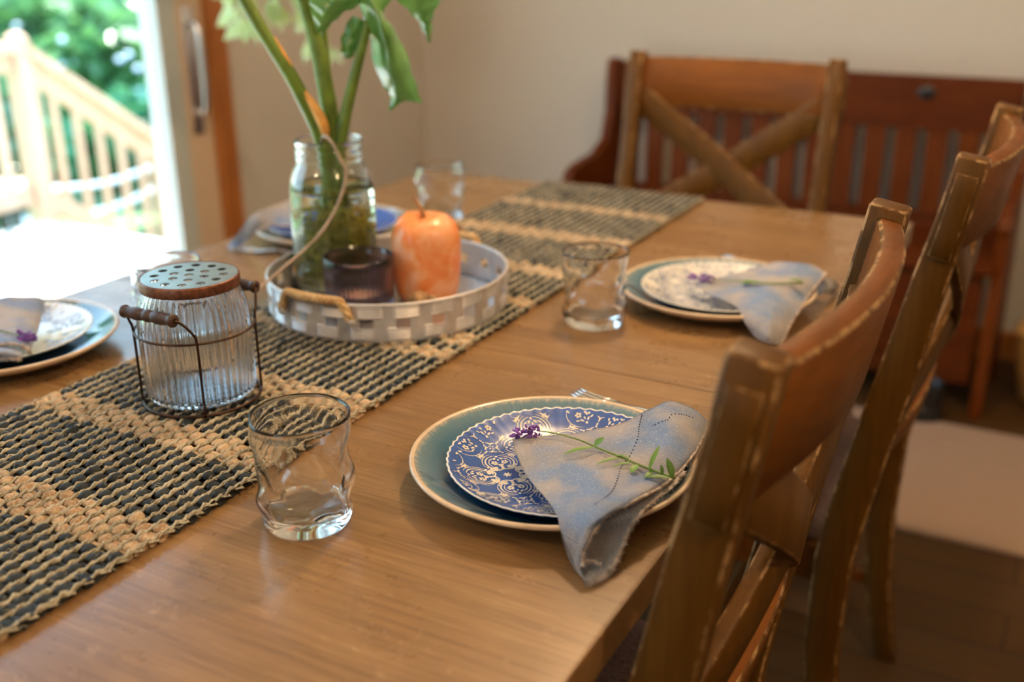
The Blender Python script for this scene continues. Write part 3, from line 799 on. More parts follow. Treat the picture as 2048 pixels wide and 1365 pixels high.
def napkin(label,o,layers,stitch=None,extra=None):
    t=thing('cloth_napkin',label,'napkin',o,0,'stonewashed blue napkins')
    out=[]
    for k,(G,nu,nv,edges) in enumerate(layers):
        m_,Q,N=clothgrid([rel(r,o) for r in G],nu,nv,11+k)
        mk('top_fold' if k==0 else 'under_fold',m_,M_CLOTH,t)
        out.append(Q)
        for e in edges:
            E=edge(Q,e); E=E[::max(1,len(E)//26)]+[E[-1]]
            mk('frayed_edge',fringe(E,k*7+len(e)),M_FRAY,t)
    if extra: mk('frayed_edge',fringe(rel(extra,o),5),M_FRAY,t)
    if stitch:
        parts=[]
        for (qa,ua,va,ub,vb,bendu) in stitch:
            Q=out[0]; nv=len(Q);nu=len(Q[0]); pts=[]
            for i in range(9):
                f=i/8; u=ua+(ub-ua)*f+bendu*math.sin(PI*f); v=va+(vb-va)*f
                pts.append(tuple(Q[min(nv-1,int(v*(nv-1)))][min(nu-1,int(u*(nu-1)))]))
            parts.append(stitches(pts,qa))
        mk('stitching',join(*parts),M_STITCH,t)
    return t
NA=[[(-0.4441,0.8118,0.7960),(-0.4172,0.8274,0.7980),(-0.3890,0.8461,0.8000),(-0.3606,0.8765,0.8030),(-0.3465,0.9054,0.8070),(-0.3332,0.9319,0.8100),(-0.3094,0.9391,0.8050),(-0.2899,0.9371,0.7920)],[(-0.4308,0.7923,0.7950),(-0.4039,0.8065,0.7960),(-0.3742,0.8199,0.7980),(-0.3458,0.8420,0.8000),(-0.3266,0.8690,0.8010),(-0.3117,0.8894,0.8030),(-0.2981,0.9083,0.7980),(-0.2882,0.9146,0.7900)],[(-0.4013,0.7583,0.7930),(-0.3767,0.7723,0.7950),(-0.3513,0.7867,0.7970),(-0.3283,0.8010,0.7980),(-0.3106,0.8168,0.7980),(-0.2974,0.8326,0.7980),(-0.2869,0.8539,0.7960),(-0.2835,0.8808,0.7910)],[(-0.3684,0.7312,0.7920),(-0.3462,0.7397,0.7950),(-0.3257,0.7513,0.7980),(-0.3110,0.7661,0.7980),(-0.2998,0.7842,0.7970),(-0.2915,0.7989,0.7960),(-0.2856,0.8169,0.7940),(-0.2827,0.8378,0.7910)],[(-0.3472,0.7106,0.7910),(-0.3311,0.7128,0.7980),(-0.3171,0.7169,0.8020),(-0.3071,0.7247,0.8040),(-0.2994,0.7384,0.8030),(-0.2932,0.7564,0.8000),(-0.2889,0.7768,0.7960),(-0.2848,0.7952,0.7930)],[(-0.3375,0.6996,0.7860),(-0.3250,0.6981,0.7940),(-0.3149,0.6973,0.8000),(-0.3079,0.7015,0.8030),(-0.3027,0.7077,0.8040),(-0.2995,0.7186,0.8030),(-0.2965,0.7305,0.8020),(-0.2938,0.7435,0.8000)],[(-0.3286,0.6926,0.7780),(-0.3206,0.6890,0.7860),(-0.3151,0.6886,0.7910),(-0.3107,0.6896,0.7950),(-0.3081,0.6933,0.7970),(-0.3064,0.6984,0.7980),(-0.3058,0.7059,0.7980),(-0.3045,0.7119,0.7990)],[(-0.3205,0.6874,0.7690),(-0.3169,0.6853,0.7750),(-0.3137,0.6830,0.7800),(-0.3111,0.6822,0.7840),(-0.3092,0.6828,0.7870),(-0.3080,0.6849,0.7890),(-0.3075,0.6894,0.7900),(-0.3062,0.6924,0.7920)],[(-0.3153,0.6822,0.7640),(-0.3139,0.6810,0.7670),(-0.3124,0.6798,0.7700),(-0.3117,0.6800,0.7720),(-0.3109,0.6802,0.7740),(-0.3104,0.6810,0.7760),(-0.3100,0.6819,0.7780),(-0.3095,0.6827,0.7800)],[(-0.3047,0.6749,0.7620),(-0.3060,0.6757,0.7630),(-0.3073,0.6766,0.7640),(-0.3082,0.6776,0.7650),(-0.3092,0.6786,0.7660),(-0.3097,0.6799,0.7670),(-0.3103,0.6811,0.7680),(-0.3109,0.6823,0.7690)]]
NB=[[(-0.3548,0.7946,0.7925),(-0.3239,0.8141,0.7935),(-0.2941,0.8243,0.7935),(-0.2794,0.8341,0.7900)],[(-0.3489,0.7504,0.7925),(-0.3216,0.7637,0.7945),(-0.2967,0.7828,0.7935),(-0.2802,0.8070,0.7890)],[(-0.3405,0.7131,0.7915),(-0.3189,0.7261,0.7945),(-0.3002,0.7464,0.7940),(-0.2844,0.7754,0.7895)],[(-0.3376,0.6997,0.7840),(-0.3183,0.7151,0.7870),(-0.2996,0.7292,0.7895),(-0.2859,0.7505,0.7895)],[(-0.3343,0.6989,0.7720),(-0.3215,0.7127,0.7730),(-0.3036,0.7237,0.7760),(-0.2900,0.7358,0.7830)],[(-0.3247,0.6907,0.7640),(-0.3153,0.7016,0.7640),(-0.3010,0.7098,0.7670),(-0.2892,0.7164,0.7730)],[(-0.3136,0.6816,0.7615),(-0.3074,0.6874,0.7615),(-0.2968,0.6937,0.7630),(-0.2878,0.6981,0.7670)],[(-0.2998,0.6711,0.7610),(-0.2970,0.6726,0.7610),(-0.2933,0.6810,0.7610),(-0.2905,0.6904,0.7630)]]
napkin('blue-grey frayed linen napkin draped over the cobalt scroll plate nearest the camera',(-.36,.80,T+.03),
       [(NA,72,64,('r',)),(NB,40,48,('r','b'))],stitch=[(40,.56,.02,.30,.44,.02),(15,.60,.085,.86,.07,0)],
       extra=[(-0.3087,0.6784,0.7700),(-0.3081,0.6819,0.7720),(-0.3064,0.6879,0.7710),(-0.3021,0.6902,0.7700),(-0.2972,0.6913,0.7680)])
NC=[[(-0.4561,1.3555,0.7960),(-0.4320,1.3767,0.8000),(-0.4073,1.4109,0.8020),(-0.3880,1.4410,0.8060),(-0.3688,1.4606,0.8100),(-0.3444,1.4675,0.8100),(-0.3194,1.4760,0.8060),(-0.3025,1.4717,0.8000)],[(-0.4441,1.3460,0.7940),(-0.4189,1.3594,0.7960),(-0.3916,1.3719,0.8000),(-0.3687,1.3872,0.8040),(-0.3491,1.4028,0.8060),(-0.3291,1.4105,0.8060),(-0.3148,1.4168,0.8020),(-0.3035,1.4286,0.7960)],[(-0.4174,1.3218,0.7930),(-0.3978,1.3265,0.7960),(-0.3759,1.3323,0.7990),(-0.3548,1.3400,0.8020),(-0.3390,1.3553,0.8020),(-0.3254,1.3677,0.7990),(-0.3143,1.3775,0.7950),(-0.3059,1.3940,0.7900)],[(-0.3785,1.2989,0.7920),(-0.3623,1.2996,0.7950),(-0.3462,1.3003,0.7980),(-0.3331,1.3115,0.7980),(-0.3248,1.3223,0.7960),(-0.3167,1.3319,0.7930),(-0.3109,1.3412,0.7890),(-0.3052,1.3459,0.7850)],[(-0.3586,1.2754,0.7820),(-0.3448,1.2721,0.7860),(-0.3336,1.2705,0.7890),(-0.3246,1.2721,0.7900),(-0.3193,1.2811,0.7880),(-0.3141,1.2889,0.7850),(-0.3097,1.2974,0.7810),(-0.3063,1.3052,0.7770)],[(-0.3391,1.2668,0.7650),(-0.3299,1.2557,0.7710),(-0.3221,1.2497,0.7750),(-0.3170,1.2514,0.7760),(-0.3139,1.2570,0.7740),(-0.3111,1.2634,0.7710),(-0.3087,1.2696,0.7680),(-0.3069,1.2754,0.7650)],[(-0.3202,1.2604,0.7610),(-0.3167,1.2564,0.7630),(-0.3138,1.2549,0.7640),(-0.3122,1.2558,0.7640),(-0.3105,1.2566,0.7640),(-0.3095,1.2601,0.7630),(-0.3090,1.2633,0.7620),(-0.3080,1.2667,0.7610)]]
ND=[[(-0.3517,1.4418,0.7940),(-0.3265,1.4518,0.7970),(-0.3075,1.4749,0.7940),(-0.2978,1.4944,0.7840)],[(-0.3342,1.4024,0.7940),(-0.3120,1.4231,0.7920),(-0.2962,1.4609,0.7820),(-0.2926,1.5147,0.7700)],[(-0.3172,1.3638,0.7930),(-0.3047,1.4101,0.7840),(-0.2969,1.4595,0.7720),(-0.2942,1.4863,0.7660)]]
napkin('blue napkin with wavy frayed hem draped over the white plate on the right side',(-.37,1.38,T+.03),[(NC,56,44,('r',)),(ND,20,16,('r',))])
NE=[[(-1.2200,0.7662,0.8120),(-1.2189,0.8078,0.8140),(-1.2117,0.8384,0.8120),(-1.2019,0.8604,0.8090),(-1.1928,0.8830,0.8030),(-1.1914,0.8880,0.7940)],[(-1.1778,0.7356,0.8080),(-1.1747,0.7742,0.8090),(-1.1627,0.8001,0.8080),(-1.1520,0.8204,0.8060),(-1.1415,0.8333,0.8010),(-1.1396,0.8394,0.7940)],[(-1.1393,0.7079,0.8050),(-1.1322,0.7421,0.8060),(-1.1175,0.7651,0.8060),(-1.1066,0.7807,0.8040),(-1.0994,0.7918,0.7990),(-1.0956,0.7962,0.7930)],[(-1.1205,0.6931,0.7980),(-1.1034,0.7199,0.8010),(-1.0916,0.7442,0.8010),(-1.0782,0.7541,0.8000),(-1.0677,0.7602,0.7960),(-1.0613,0.7597,0.7910)]]
NG=[[(-1.1298,0.6992,0.7960),(-1.1090,0.7232,0.7970),(-1.0980,0.7482,0.7960),(-1.0803,0.7547,0.7950),(-1.0664,0.7542,0.7920)],[(-1.0973,0.6772,0.8000),(-1.0809,0.7033,0.8010),(-1.0704,0.7281,0.8010),(-1.0590,0.7373,0.7980),(-1.0575,0.7445,0.7920)],[(-1.0951,0.6741,0.7930),(-1.0810,0.7017,0.7930),(-1.0739,0.7289,0.7920),(-1.0618,0.7369,0.7920),(-1.0555,0.7413,0.7910)]]
napkin('folded grey-blue napkin on the white plate cut off by the left edge of the photo',(-1.2,.80,T+.03),[(NE,40,30,('b',)),(NG,30,12,('b',))])
NF=[[(-1.2401,1.2860,0.7660),(-1.2072,1.2787,0.7940),(-1.1828,1.2878,0.8240),(-1.1685,1.3175,0.8340),(-1.1632,1.3618,0.8360),(-1.1590,1.4085,0.8300),(-1.1510,1.4587,0.8150)],[(-1.2332,1.2804,0.7640),(-1.2055,1.2826,0.7840),(-1.1732,1.2834,0.8120),(-1.1591,1.3049,0.8220),(-1.1419,1.3345,0.8240),(-1.1273,1.3675,0.8200),(-1.1201,1.4175,0.8080)],[(-1.2241,1.2761,0.7620),(-1.2036,1.2863,0.7740),(-1.1714,1.2858,0.8000),(-1.1509,1.2961,0.8100),(-1.1163,1.3065,0.8100),(-1.1043,1.3369,0.8060),(-1.0940,1.3824,0.8000)]]
napkin('blue napkin arching off the bright blue plate behind the plant jar',(-1.15,1.40,T+.03),[(NF,50,20,('b',))])

# ================================================================ lavender sprigs
def leaf_blade(a,b,w_,up=(0,0,1),seg=10,fold=.25,droop=0):
    a=Vector(a);b=Vector(b); d=b-a; L=d.length; s=d.cross(Vector(up)); s=s.normalized() if s.length>1e-6 else Vector((1,0,0)); nn=s.cross(d).normalized()
    V=[];F=[]
    for i in range(seg+1):
        q=i/seg; wd=w_*(math.sin(PI*min(1,q*.94+.03))**.8)*(1-.25*q); c=a+d*q+nn*(math.sin(PI*q)*L*.05-droop*q*q)
        V+= [tuple(c-s*wd+nn*wd*fold),tuple(c),tuple(c+s*wd+nn*wd*fold)]
    for i in range(seg):
        for k in (0,1): F.append((i*3+k,i*3+k+1,i*3+3+k+1,i*3+3+k))
    return V,F
def sprig(label,o,stem,head,leaves,r0=.0011):
    t=thing('lavender_sprig',label,'flower sprig',o,0,'lavender sprigs on the napkins'); o_=Vector(o)
    S=spline(rel(stem,o),24)
    mk('stem',tube(S,[r0*(.45+.75*i/23) for i in range(24)],7),M_STEM,t)
    r_=random.Random(4); parts=[]; H=[Vector(h)-o_ for h in head]
    for k in range(70):
        q=r_.random(); c=H[0].lerp(H[1],q); rr=.0050*math.sin(PI*(.18+.72*q))**.6
        d=Vector((r_.gauss(0,1),r_.gauss(0,1),r_.gauss(0,1))).normalized(); p=c+d*rr*r_.uniform(.5,1)
        p.z=max(p.z,min(H[0].z,H[1].z)-.002)
        ax_=(d+(H[1]-H[0]).normalized()*.8).normalized()
        parts.append(tube([p,p+ax_*.0018,p+ax_*.0034,p+ax_*.0044],[.0005,.0012,.0011,.0002],5))
    mk('flower_head',join(*parts),M_LAV,t)
    for (a,b,w_) in leaves:
        mk('leaf',leaf_blade(Vector(a)-o_,Vector(b)-o_,w_),M_LEAFL,t)
    return t
sprig('lavender sprig with green leaves lying on the nearest napkin',(-.38,.82,T+.045),
 [(-0.4247,0.8242,0.8035),(-0.4070,0.8284,0.8030),(-0.3787,0.8239,0.8040),(-0.3582,0.8181,0.8035),(-0.3334,0.8128,0.8025),(-0.3064,0.8060,0.8015),(-0.2767,0.8025,0.7995)],
 [(-0.4221,0.8244,0.8040),(-0.4402,0.8098,0.8030)],
 [[(-0.3603,0.8171,0.8040),(-0.3819,0.7964,0.8010)]+[.0036],[(-0.3611,0.8190,0.8040),(-0.3561,0.8278,0.8100)]+[.0045],[(-0.3303,0.8111,0.8030),(-0.3474,0.7921,0.8010)]+[.0026],
  [(-0.3200,0.8065,0.8025),(-0.3331,0.7952,0.8005)]+[.0022],[(-0.3131,0.8047,0.8030),(-0.3141,0.7923,0.8000)]+[.0040],[(-0.3011,0.8023,0.8020),(-0.3004,0.8246,0.8160)]+[.0026],
  [(-0.2777,0.7988,0.8010),(-0.2870,0.8083,0.8140)]+[.0040],[(-0.2878,0.8008,0.8010),(-0.2912,0.8052,0.8080)]+[.0020],[(-0.2802,0.7995,0.8000),(-0.3018,0.7925,0.7985)]+[.0034],[(-0.2975,0.8053,0.8000),(-0.3013,0.7937,0.7985)]+[.0030],[(-0.3379,0.8116,0.8030),(-0.3224,0.8119,0.8040)]+[.0020]])
sprig('lavender sprig on the napkin over the white plate on the right',(-.40,1.38,T+.045),
 [(-0.4306,1.3590,0.8030),(-0.4005,1.3659,0.8040),(-0.3529,1.3672,0.8070),(-0.3136,1.3863,0.8080)],[(-0.4282,1.3603,0.8030),(-0.4645,1.3658,0.8020)],
 [[(-0.3892,1.3566,0.8040),(-0.3630,1.3645,0.8070)]+[.0050],[(-0.3326,1.3808,0.8110),(-0.3128,1.3821,0.8100)]+[.0050],[(-0.3829,1.3764,0.8050),(-0.3845,1.3591,0.8040)]+[.003]],.0012)
sprig('lavender sprig on the napkin at the left edge of the photo',(-1.17,.80,T+.045),
 [(-1.0867,0.7675,0.8060),(-1.1170,0.7651,0.8080),(-1.1559,0.7605,0.8100)],[(-1.0892,0.7681,0.8060),(-1.0719,0.7747,0.8030)],[[(-1.1239,0.7635,0.8080),(-1.1224,0.7488,0.8080)]+[.003]],.0010)

# ================================================================ wavy tumblers
def tumbler(label,loc,rotz,h,seed):
    t=thing('wavy_tumbler',label,'drinking glass',loc,rotz,'clear dented drinking glasses'); r_=random.Random(seed)
    ph=[r_.uniform(0,6) for _ in range(6)]
    def R_(th,z):
        u=z/h; base=float(np.interp(u,[0,.04,.12,.25,.45,.62,.8,1],[.0365,.0395,.0402,.0400,.0408,.0425,.0430,.0435]))
        env=math.sin(PI*min(1,u*1.05))**.7 if u<.95 else .25
        w_=.0013*math.sin(2*th+6*u+ph[0])+.0020*math.sin(3*th-11*u+ph[1])+.0017*math.sin(4*th+15*u+ph[2])+.0011*math.sin(17*u+ph[3]+th)+.0009*math.sin(7*th-20*u)
        return base+w_*env
    NZ=40;NT=72; V=[];F=[]
    for k in range(NZ+1):
        z=h*k/NZ
        for i in range(NT):
            th=2*PI*i/NT; r=R_(th,z); V.append((r*math.cos(th),r*math.sin(th),z+ (0 if k else 0)))
    for k in range(NZ):
        for i in range(NT): F.append((k*NT+i,k*NT+(i+1)%NT,(k+1)*NT+(i+1)%NT,(k+1)*NT+i))
    top=NZ*NT; n0=len(V)
    # rounded lip then the inner wall down to a wavy thick floor
    rows=[(h+.0006,.0009),(h,.0019)]+[(h-(h-.015)*q,.0021+.0012*q*q) for q in [i/30 for i in range(1,31)]]
    for (z,th_) in rows:
        for i in range(NT):
            a=2*PI*i/NT; zz=z+(.0022*math.sin(a+ph[4])+.0012*math.sin(2*a+ph[5]))*max(0,1-(z-.015)/.03) if z<.045 else z
            r=R_(a,min(h,max(0,z)))-th_; V.append((r*math.cos(a),r*math.sin(a),zz))
    prev=top
    for k in range(len(rows)):
        cur=n0+k*NT
        for i in range(NT): F.append((prev+i,prev+(i+1)%NT,cur+(i+1)%NT,cur+i))
        prev=cur
    for (f_,dz) in ((.85,-.0022),(.6,-.0034),(.3,-.0030)):
        cur=len(V)
        for i in range(NT):
            a=2*PI*i/NT; v=V[prev+i] if f_==.85 else None
            r=(R_(a,.015)-.0033)*f_; V.append((r*math.cos(a),r*math.sin(a),.015+dz+.0012*math.sin(a+ph[4])*f_+.0008*math.sin(3*a+ph[5])*f_))
        for i in range(NT): F.append((prev+i,prev+(i+1)%NT,cur+(i+1)%NT,cur+i))
        prev=cur
    V.append((0,0,.0118)); c=len(V)-1
    for i in range(NT): F.append((prev+i,prev+(i+1)%NT,c))
    V.append((0,0,.0015)); c=len(V)-1
    for i in range(NT): F.append((i,c,(i+1)%NT))
    mk('glass_wall',(V,F),M_GLASS,t); return t
tumbler('clear dented drinking glass nearest the camera beside the runner',(-.563,.648,T),.4,.104,2)
tumbler('clear dented drinking glass beside the white scroll plate on the right',(-.551,1.237,T),1.9,.100,5)
tumbler('clear dented drinking glass at the far end beside the runner',(-1.026,1.613,T),3.3,.101,9)
tumbler('clear dented drinking glass half hidden behind the ribbed lantern jar',(-1.019,.943,T),4.6,.101,14)

# ================================================================ ribbed jar in a wire carrier
LC=(-.828,.797,T+.0098)
lj=thing('lantern_jar','ribbed glass jar with a pierced metal lid in a wire carrier on the runner','jar',LC,0)
def flute(t_,r,z):
    k=1 if .010<z<.112 else (max(0,(z)/.010) if z<=.010 else max(0,1-(z-.112)/.018))
    return r+.0017*k*math.cos(46*t_),z
gp=[(0,.0045),(.045,.0045),(.052,.0050),(.0555,.0080),(.0575,.014),(.0580,.03),(.0582,.05),(.0582,.07),(.0580,.088),(.0572,.100),(.0555,.110),(.0525,.118),(.0495,.1235),(.0478,.127),(.0472,.131),(.0472,.1365),
    (.0450,.1365),(.0448,.131),(.0455,.127),(.0472,.1225),(.0500,.116),(.0525,.108),(.0542,.099),(.0550,.088),(.0552,.07),(.0552,.03),(.0546,.016),(.052,.0105),(.045,.0090),(0,.0095)]
mk('ribbed_glass',lathe(gp,46*6,flute),M_GLASS_S,lj)
holes=[circle(.0050,18,0,0)]+[circle(.0050,18,.0185*math.cos(a),.0185*math.sin(a)) for a in [i*PI/3+.2 for i in range(6)]]+[circle(.0050,18,.0365*math.cos(a),.0365*math.sin(a)) for a in [i*PI/6+.05 for i in range(12)]]
mk('pierced_lid',move(holeplate(circle(.0515,96),holes,0,.0012),(0,0,.1385)),M_ZINC,lj,smooth=False)
mk('lid_rim',lathe([(.0508,.1290),(.0523,.1285),(.0527,.1300),(.0527,.1385),(.0520,.1400),(.0505,.1402),(.0500,.1396),(.0506,.1385),(.0512,.1375),(.0512,.1300),(.0508,.1290)],96),M_COPPER,lj)
RR=.0632
A0=math.atan2(-.716,-.698)              # the four uprights stand a quarter turn apart
ups=[A0+k*PI/2 for k in range(4)]
mk('wire_base',join(tube([(RR*math.cos(i*PI/40),RR*math.sin(i*PI/40),.0018) for i in range(80)],.0018,8,closed=True),
   tube([(RR*math.cos(ups[0]),RR*math.sin(ups[0]),.0018),(RR*math.cos(ups[2]),RR*math.sin(ups[2]),.0018)],.0014,6),tube([(RR*math.cos(ups[1]),RR*math.sin(ups[1]),.0028),(RR*math.cos(ups[3]),RR*math.sin(ups[3]),.0028)],.0014,6)),M_IRON,lj)
mk('wire_hoop',tube([(RR*math.cos(i*PI/48),RR*math.sin(i*PI/48),.083) for i in range(96)],.0014,8,closed=True),M_IRON,lj)
for a0,a1 in ((ups[0],ups[1]),(ups[2],ups[3])):
    am=(a0+a1)/2; om=Vector((math.cos(am),math.sin(am),0))
    for a in (a0,a1):
        c_=Vector((math.cos(a),math.sin(a),0)); b=c_*(RR+.0005)
        oth=a1 if a==a0 else a0; tow=Vector((math.cos(oth),math.sin(oth),0))*RR-b
        pts=[b+Vector((0,0,0)),b+Vector((0,0,.03)),b+Vector((0,0,.083)),b+om*.004+tow*.01+Vector((0,0,.096)),b+om*.012+tow*.07+Vector((0,0,.1085)),b+om*.0175+tow*.13+Vector((0,0,.1125)),b+om*.018+tow*.26+Vector((0,0,.1130))]
        mk('wire_upright',tube(spline(pts,34),.0015,8),M_IRON,lj)
    b0=Vector((math.cos(a0),math.sin(a0),0))*RR; b1=Vector((math.cos(a1),math.sin(a1),0))*RR
    g0=b0+(b1-b0)*.10+om*.018+Vector((0,0,.113)); g1=b1+(b0-b1)*.10+om*.018+Vector((0,0,.113)); Lg=(g1-g0).length
    pr=[(.0020,0),(.0066,.0004),(.0072,.0030),(.0060,.0060),(.0056,.009),(.0068,.018),(.0070,.024),(.0060,.0305),(.0055,.0325),(.0064,.035),(.0068,.0385),(.0064,.042),(.0055,.0445),(.0060,.0465),(.0070,.053),(.0068,.059),(.0056,.068),(.0060,.071),(.0072,.074),(.0066,.0766),(.0020,.077)]
    pr=[(r,z*Lg/.077) for r,z in pr]
    q=Vector((0,0,1)).rotation_difference((g1-g0).normalized()).to_matrix().to_4x4()
    mk('wooden_grip',xform(lathe(pr,24),Matrix.Translation(g0)@q),M_GRIP,lj)

# ================================================================ round woven-metal tray
TC=(-.829,1.163,T+.0098)
ty=thing('round_tray','round whitewashed metal tray with basket-weave side and rope handles on the runner','tray',TC,0)
NP=22; SUB=15; NT=NP*SUB; zrows=[.0,.0025,.005,.007,.009,.011,.013,.015,.0175,.020,.024,.028,.0305,.033,.035,.037,.039,.041,.043,.0455,.048]
TR=.1625
def side(inner):
    V=[]
    for z in zrows:
        for i in range(NT):
            ph=(i+6)%SUB; r=TR+(z/.048)*.0015-(0.0016 if inner else 0)
            low=.005<=z<=.0175 and (ph<=8); up=.033<=z<=.0455 and (3<=ph<=12)
            if not inner and (low or up): r+=.0011+.0007*math.sin(z/.00125*PI*.62)
            a=2*PI*i/NT; V.append((r*math.cos(a),r*math.sin(a),z))
    return V
Vo=side(False); Vi=side(True); n=len(Vo); V=Vo+Vi; F=[]
mask={}
for k in range(len(zrows)-1):
    for i in range(NT):
        ph=(i+6)%SUB; mask[(k,i)]=not (8<=k<=11 and 3<=ph<=8)
for (k,i),ok in mask.items():
    if not ok: continue
    j=(i+1)%NT; a,b,c_,d=k*NT+i,k*NT+j,(k+1)*NT+j,(k+1)*NT+i
    F.append((a,b,c_,d)); F.append((a+n,d+n,c_+n,b+n))
    if not mask.get((k-1,i),False): F.append((b,a,a+n,b+n))
    if not mask.get((k+1,i),False): F.append((d,c_,c_+n,d+n))
    if not mask[(k,(i-1)%NT)]: F.append((a,d,d+n,a+n))
    if not mask[(k,j)]: F.append((c_,b,b+n,c_+n))
mk('woven_side',(V,F),M_TRAY,ty,smooth=False)
M_TFL=simple('galvanised_tray_floor',(.50,.49,.50),.28,.85,nscale=25,namt=.2)
mk('tray_floor',lathe([(0,.0012),(.150,.0012),(TR-.0012,.0018),(TR-.0012,.0004),(TR-.004,0),(0,0)],96),M_TFL,ty)
mk('rolled_rim',tube([((TR+.0012)*math.cos(i*PI/60),(TR+.0012)*math.sin(i*PI/60),.0488) for i in range(120)],.0024,10,closed=True),M_TRAY,ty)
hl=[(-0.8881,0.9823,0.8180),(-0.8493,0.9562,0.8240),(-0.8017,0.9491,0.8260),(-0.7718,0.9587,0.8240),(-0.7639,0.9705,0.8120)]
ha0=math.atan2(hl[0][1]-TC[1],hl[0][0]-TC[0]); ha1=math.atan2(hl[-1][1]-TC[1],hl[-1][0]-TC[0])
for flip in (0,PI):
    P=[]
    for i in range(61):
        q=i/60; a=ha0+(ha1-ha0)*q+flip; r=TR+.0085; z=.030+.026*min(1,math.sin(PI*q)*2.6)**.8; P.append(Vector((r*math.cos(a),r*math.sin(a),z)))
    A_=[];B_=[];C_=[]
    for i,p in enumerate(P):
        t_=(P[min(i+1,60)]-P[max(i-1,0)]).normalized(); s_=t_.cross(Vector((0,0,1))).normalized(); u_=s_.cross(t_)
        for k,L_ in enumerate((A_,B_,C_)):
            an=i*.55+k*2*PI/3; L_.append(p+(s_*math.cos(an)+u_*math.sin(an))*.0030)
    mk('rope_handle',join(tube(A_,.0034,7),tube(B_,.0034,7),tube(C_,.0034,7)),M_ROPE,ty)
    for a in (ha0+flip,ha1+flip): mk('handle_bracket',move(lathe([(.0045,-.005),(.0062,-.004),(.0062,.004),(.0045,.005),(.0045,-.005)],16),((TR+.0075)*math.cos(a),(TR+.0075)*math.sin(a),.029)),M_TRAY,ty)
TFZ=T+.0098+.0022
# votive
vt=thing('votive_holder','smoky purple ribbed glass votive holder with a tealight on the tray','candle holder',(-.8355,1.105,TFZ),0)
mk('ribbed_glass',lathe([(0,0),(.040,0),(.0425,.0015),(.0435,.006),(.0450,.03),(.0462,.06),(.0466,.0765),(.0460,.0785),(.0450,.0790),(.0438,.0780),(.0430,.06),(.0418,.03),(.040,.013),(.037,.010),(0,.0100)],240,lambda t_,r,z:(r+(.0009*math.cos(48*t_) if .004<z<.070 and r>.0432 else 0),z)),M_SMOKE,vt)
mk('tealight_cup',lathe([(0,.0105),(.0245,.0105),(.0250,.012),(.0252,.025),(.0245,.026),(.0240,.025),(.0238,.0125),(0,.0125)],40),M_STEEL,vt)
wx=mk('wax',lathe([(0,.0130),(.0234,.0130),(.0234,.0225),(.015,.0232),(.003,.0228),(0,.0228)],40),M_WAX,vt)
mk('wick',tube([(0,0,.022),(.0004,0,.028),(.0014,.0005,.032)],.0006,6),M_BLACK,wx)
# orange stone fruit
fr_=thing('stone_apple','orange carved stone apple with a curled brown stem on the tray','ornament',(-.790,1.197,TFZ),0)
def applef(t_,r,z):
    k=1+.022*math.cos(4*t_+.6)+.014*math.cos(7*t_+z*40)+.010*math.sin(3*t_+z*60)
    left=math.cos(t_-math.atan2(-.48,-.877)); k*=1-.05*max(0,left)**6
    return r*k,z+(.002*math.cos(2*t_) if r<.03 and z>.1 else 0)
ap=[(0,0),(.028,0),(.038,.002),(.044,.009),(.0475,.022),(.0492,.040),(.0500,.060),(.0498,.078),(.0485,.092),(.0445,.104),(.0375,.1125),(.028,.1170),(.019,.1178),(.011,.1160),(.005,.1125),(0,.1110)]
def dense(pr,n): return [(v[0],v[1]) for v in spline([(a,b,0) for a,b in pr],n)]
ap=[(max(0,r),max(0,z)) for r,z in dense(ap,48)]; ap[0]=(0,0); ap[-1]=(0,.111)
mk('stone_body',lathe(ap,96,applef),M_STONE,fr_)
mk('stem',tube(spline([(0,0,.108),(-.001,0,.118),(-.006,.002,.126),(-.013,.004,.133),(-.020,.005,.137)],16),[.0045-.0028*i/15 for i in range(16)],8),M_TWIG,fr_)
mk('leaf',leaf_blade((.012,.012,.114),(.046,.040,.086),.012,seg=12),M_TWIG,fr_)
pd=thing('seed_pod','small knobbly brown seed pod in front of the orange stone apple','seed pod',(-.7600,1.1350,TFZ),0)
def podf(t_,r,z): return r*(1+.22*math.sin(3*t_+z*260)+.16*math.sin(5*t_-z*400)+.10*math.sin(9*t_+z*700)),z+.0015*math.sin(4*t_)*(1 if 0<z<.028 else 0)
mk('pod_body',lathe([(0,.001),(.008,.0025),(.0130,.007),(.0155,.014),(.0140,.021),(.0090,.027),(.004,.0295),(0,.0285)],48,podf),M_PIT,pd)
mk('pod_neck',tube([(.006,.002,.020),(.016,.004,.0225),(.023,.003,.0215)],[.006,.0045,.0028],8),M_PIT,pd)

# ================================================================ mason jar with plant
JC=(-.929,1.1775,TFZ)
jr=thing('mason_jar','tall glass canning jar of water and roots holding green stems on the tray','jar',JC,0)
jp=[(0,.002),(.045,.002),(.053,.0015),(.0575,.006),(.0592,.014),(.0595,.05),(.0595,.10),(.0592,.130),(.0582,.146),(.0560,.160),(.0520,.172),(.0480,.179),(.0462,.183),(.0458,.1865),(.0476,.1885),(.0478,.1905),(.0460,.1925),(.0458,.1955),(.0476,.1975),(.0478,.1995),(.0460,.2015),(.0458,.2060),(.0472,.2085),(.0474,.2120),(.0462,.2140),(.0448,.2142),
 (.0436,.2120),(.0432,.206),(.0430,.184),(.0450,.178),(.0492,.170),(.0532,.158),(.0554,.144),(.0563,.128),(.0566,.10),(.0566,.02),(.0552,.012),(.050,.0085),(0,.0080)]
mk('jar_glass',lathe(jp,96),M_GLASS_G,jr)
wp=[(0,.0079),(.050,.0083),(.0554,.0118),(.0568,.02),(.0568,.10),(.0565,.128),(.0556,.144),(.0544,.151),(.0536,.1500),(0,.1500)]
mk('water',lathe(wp,96),M_WATER,jr)
rr_=random.Random(12); rt=[]
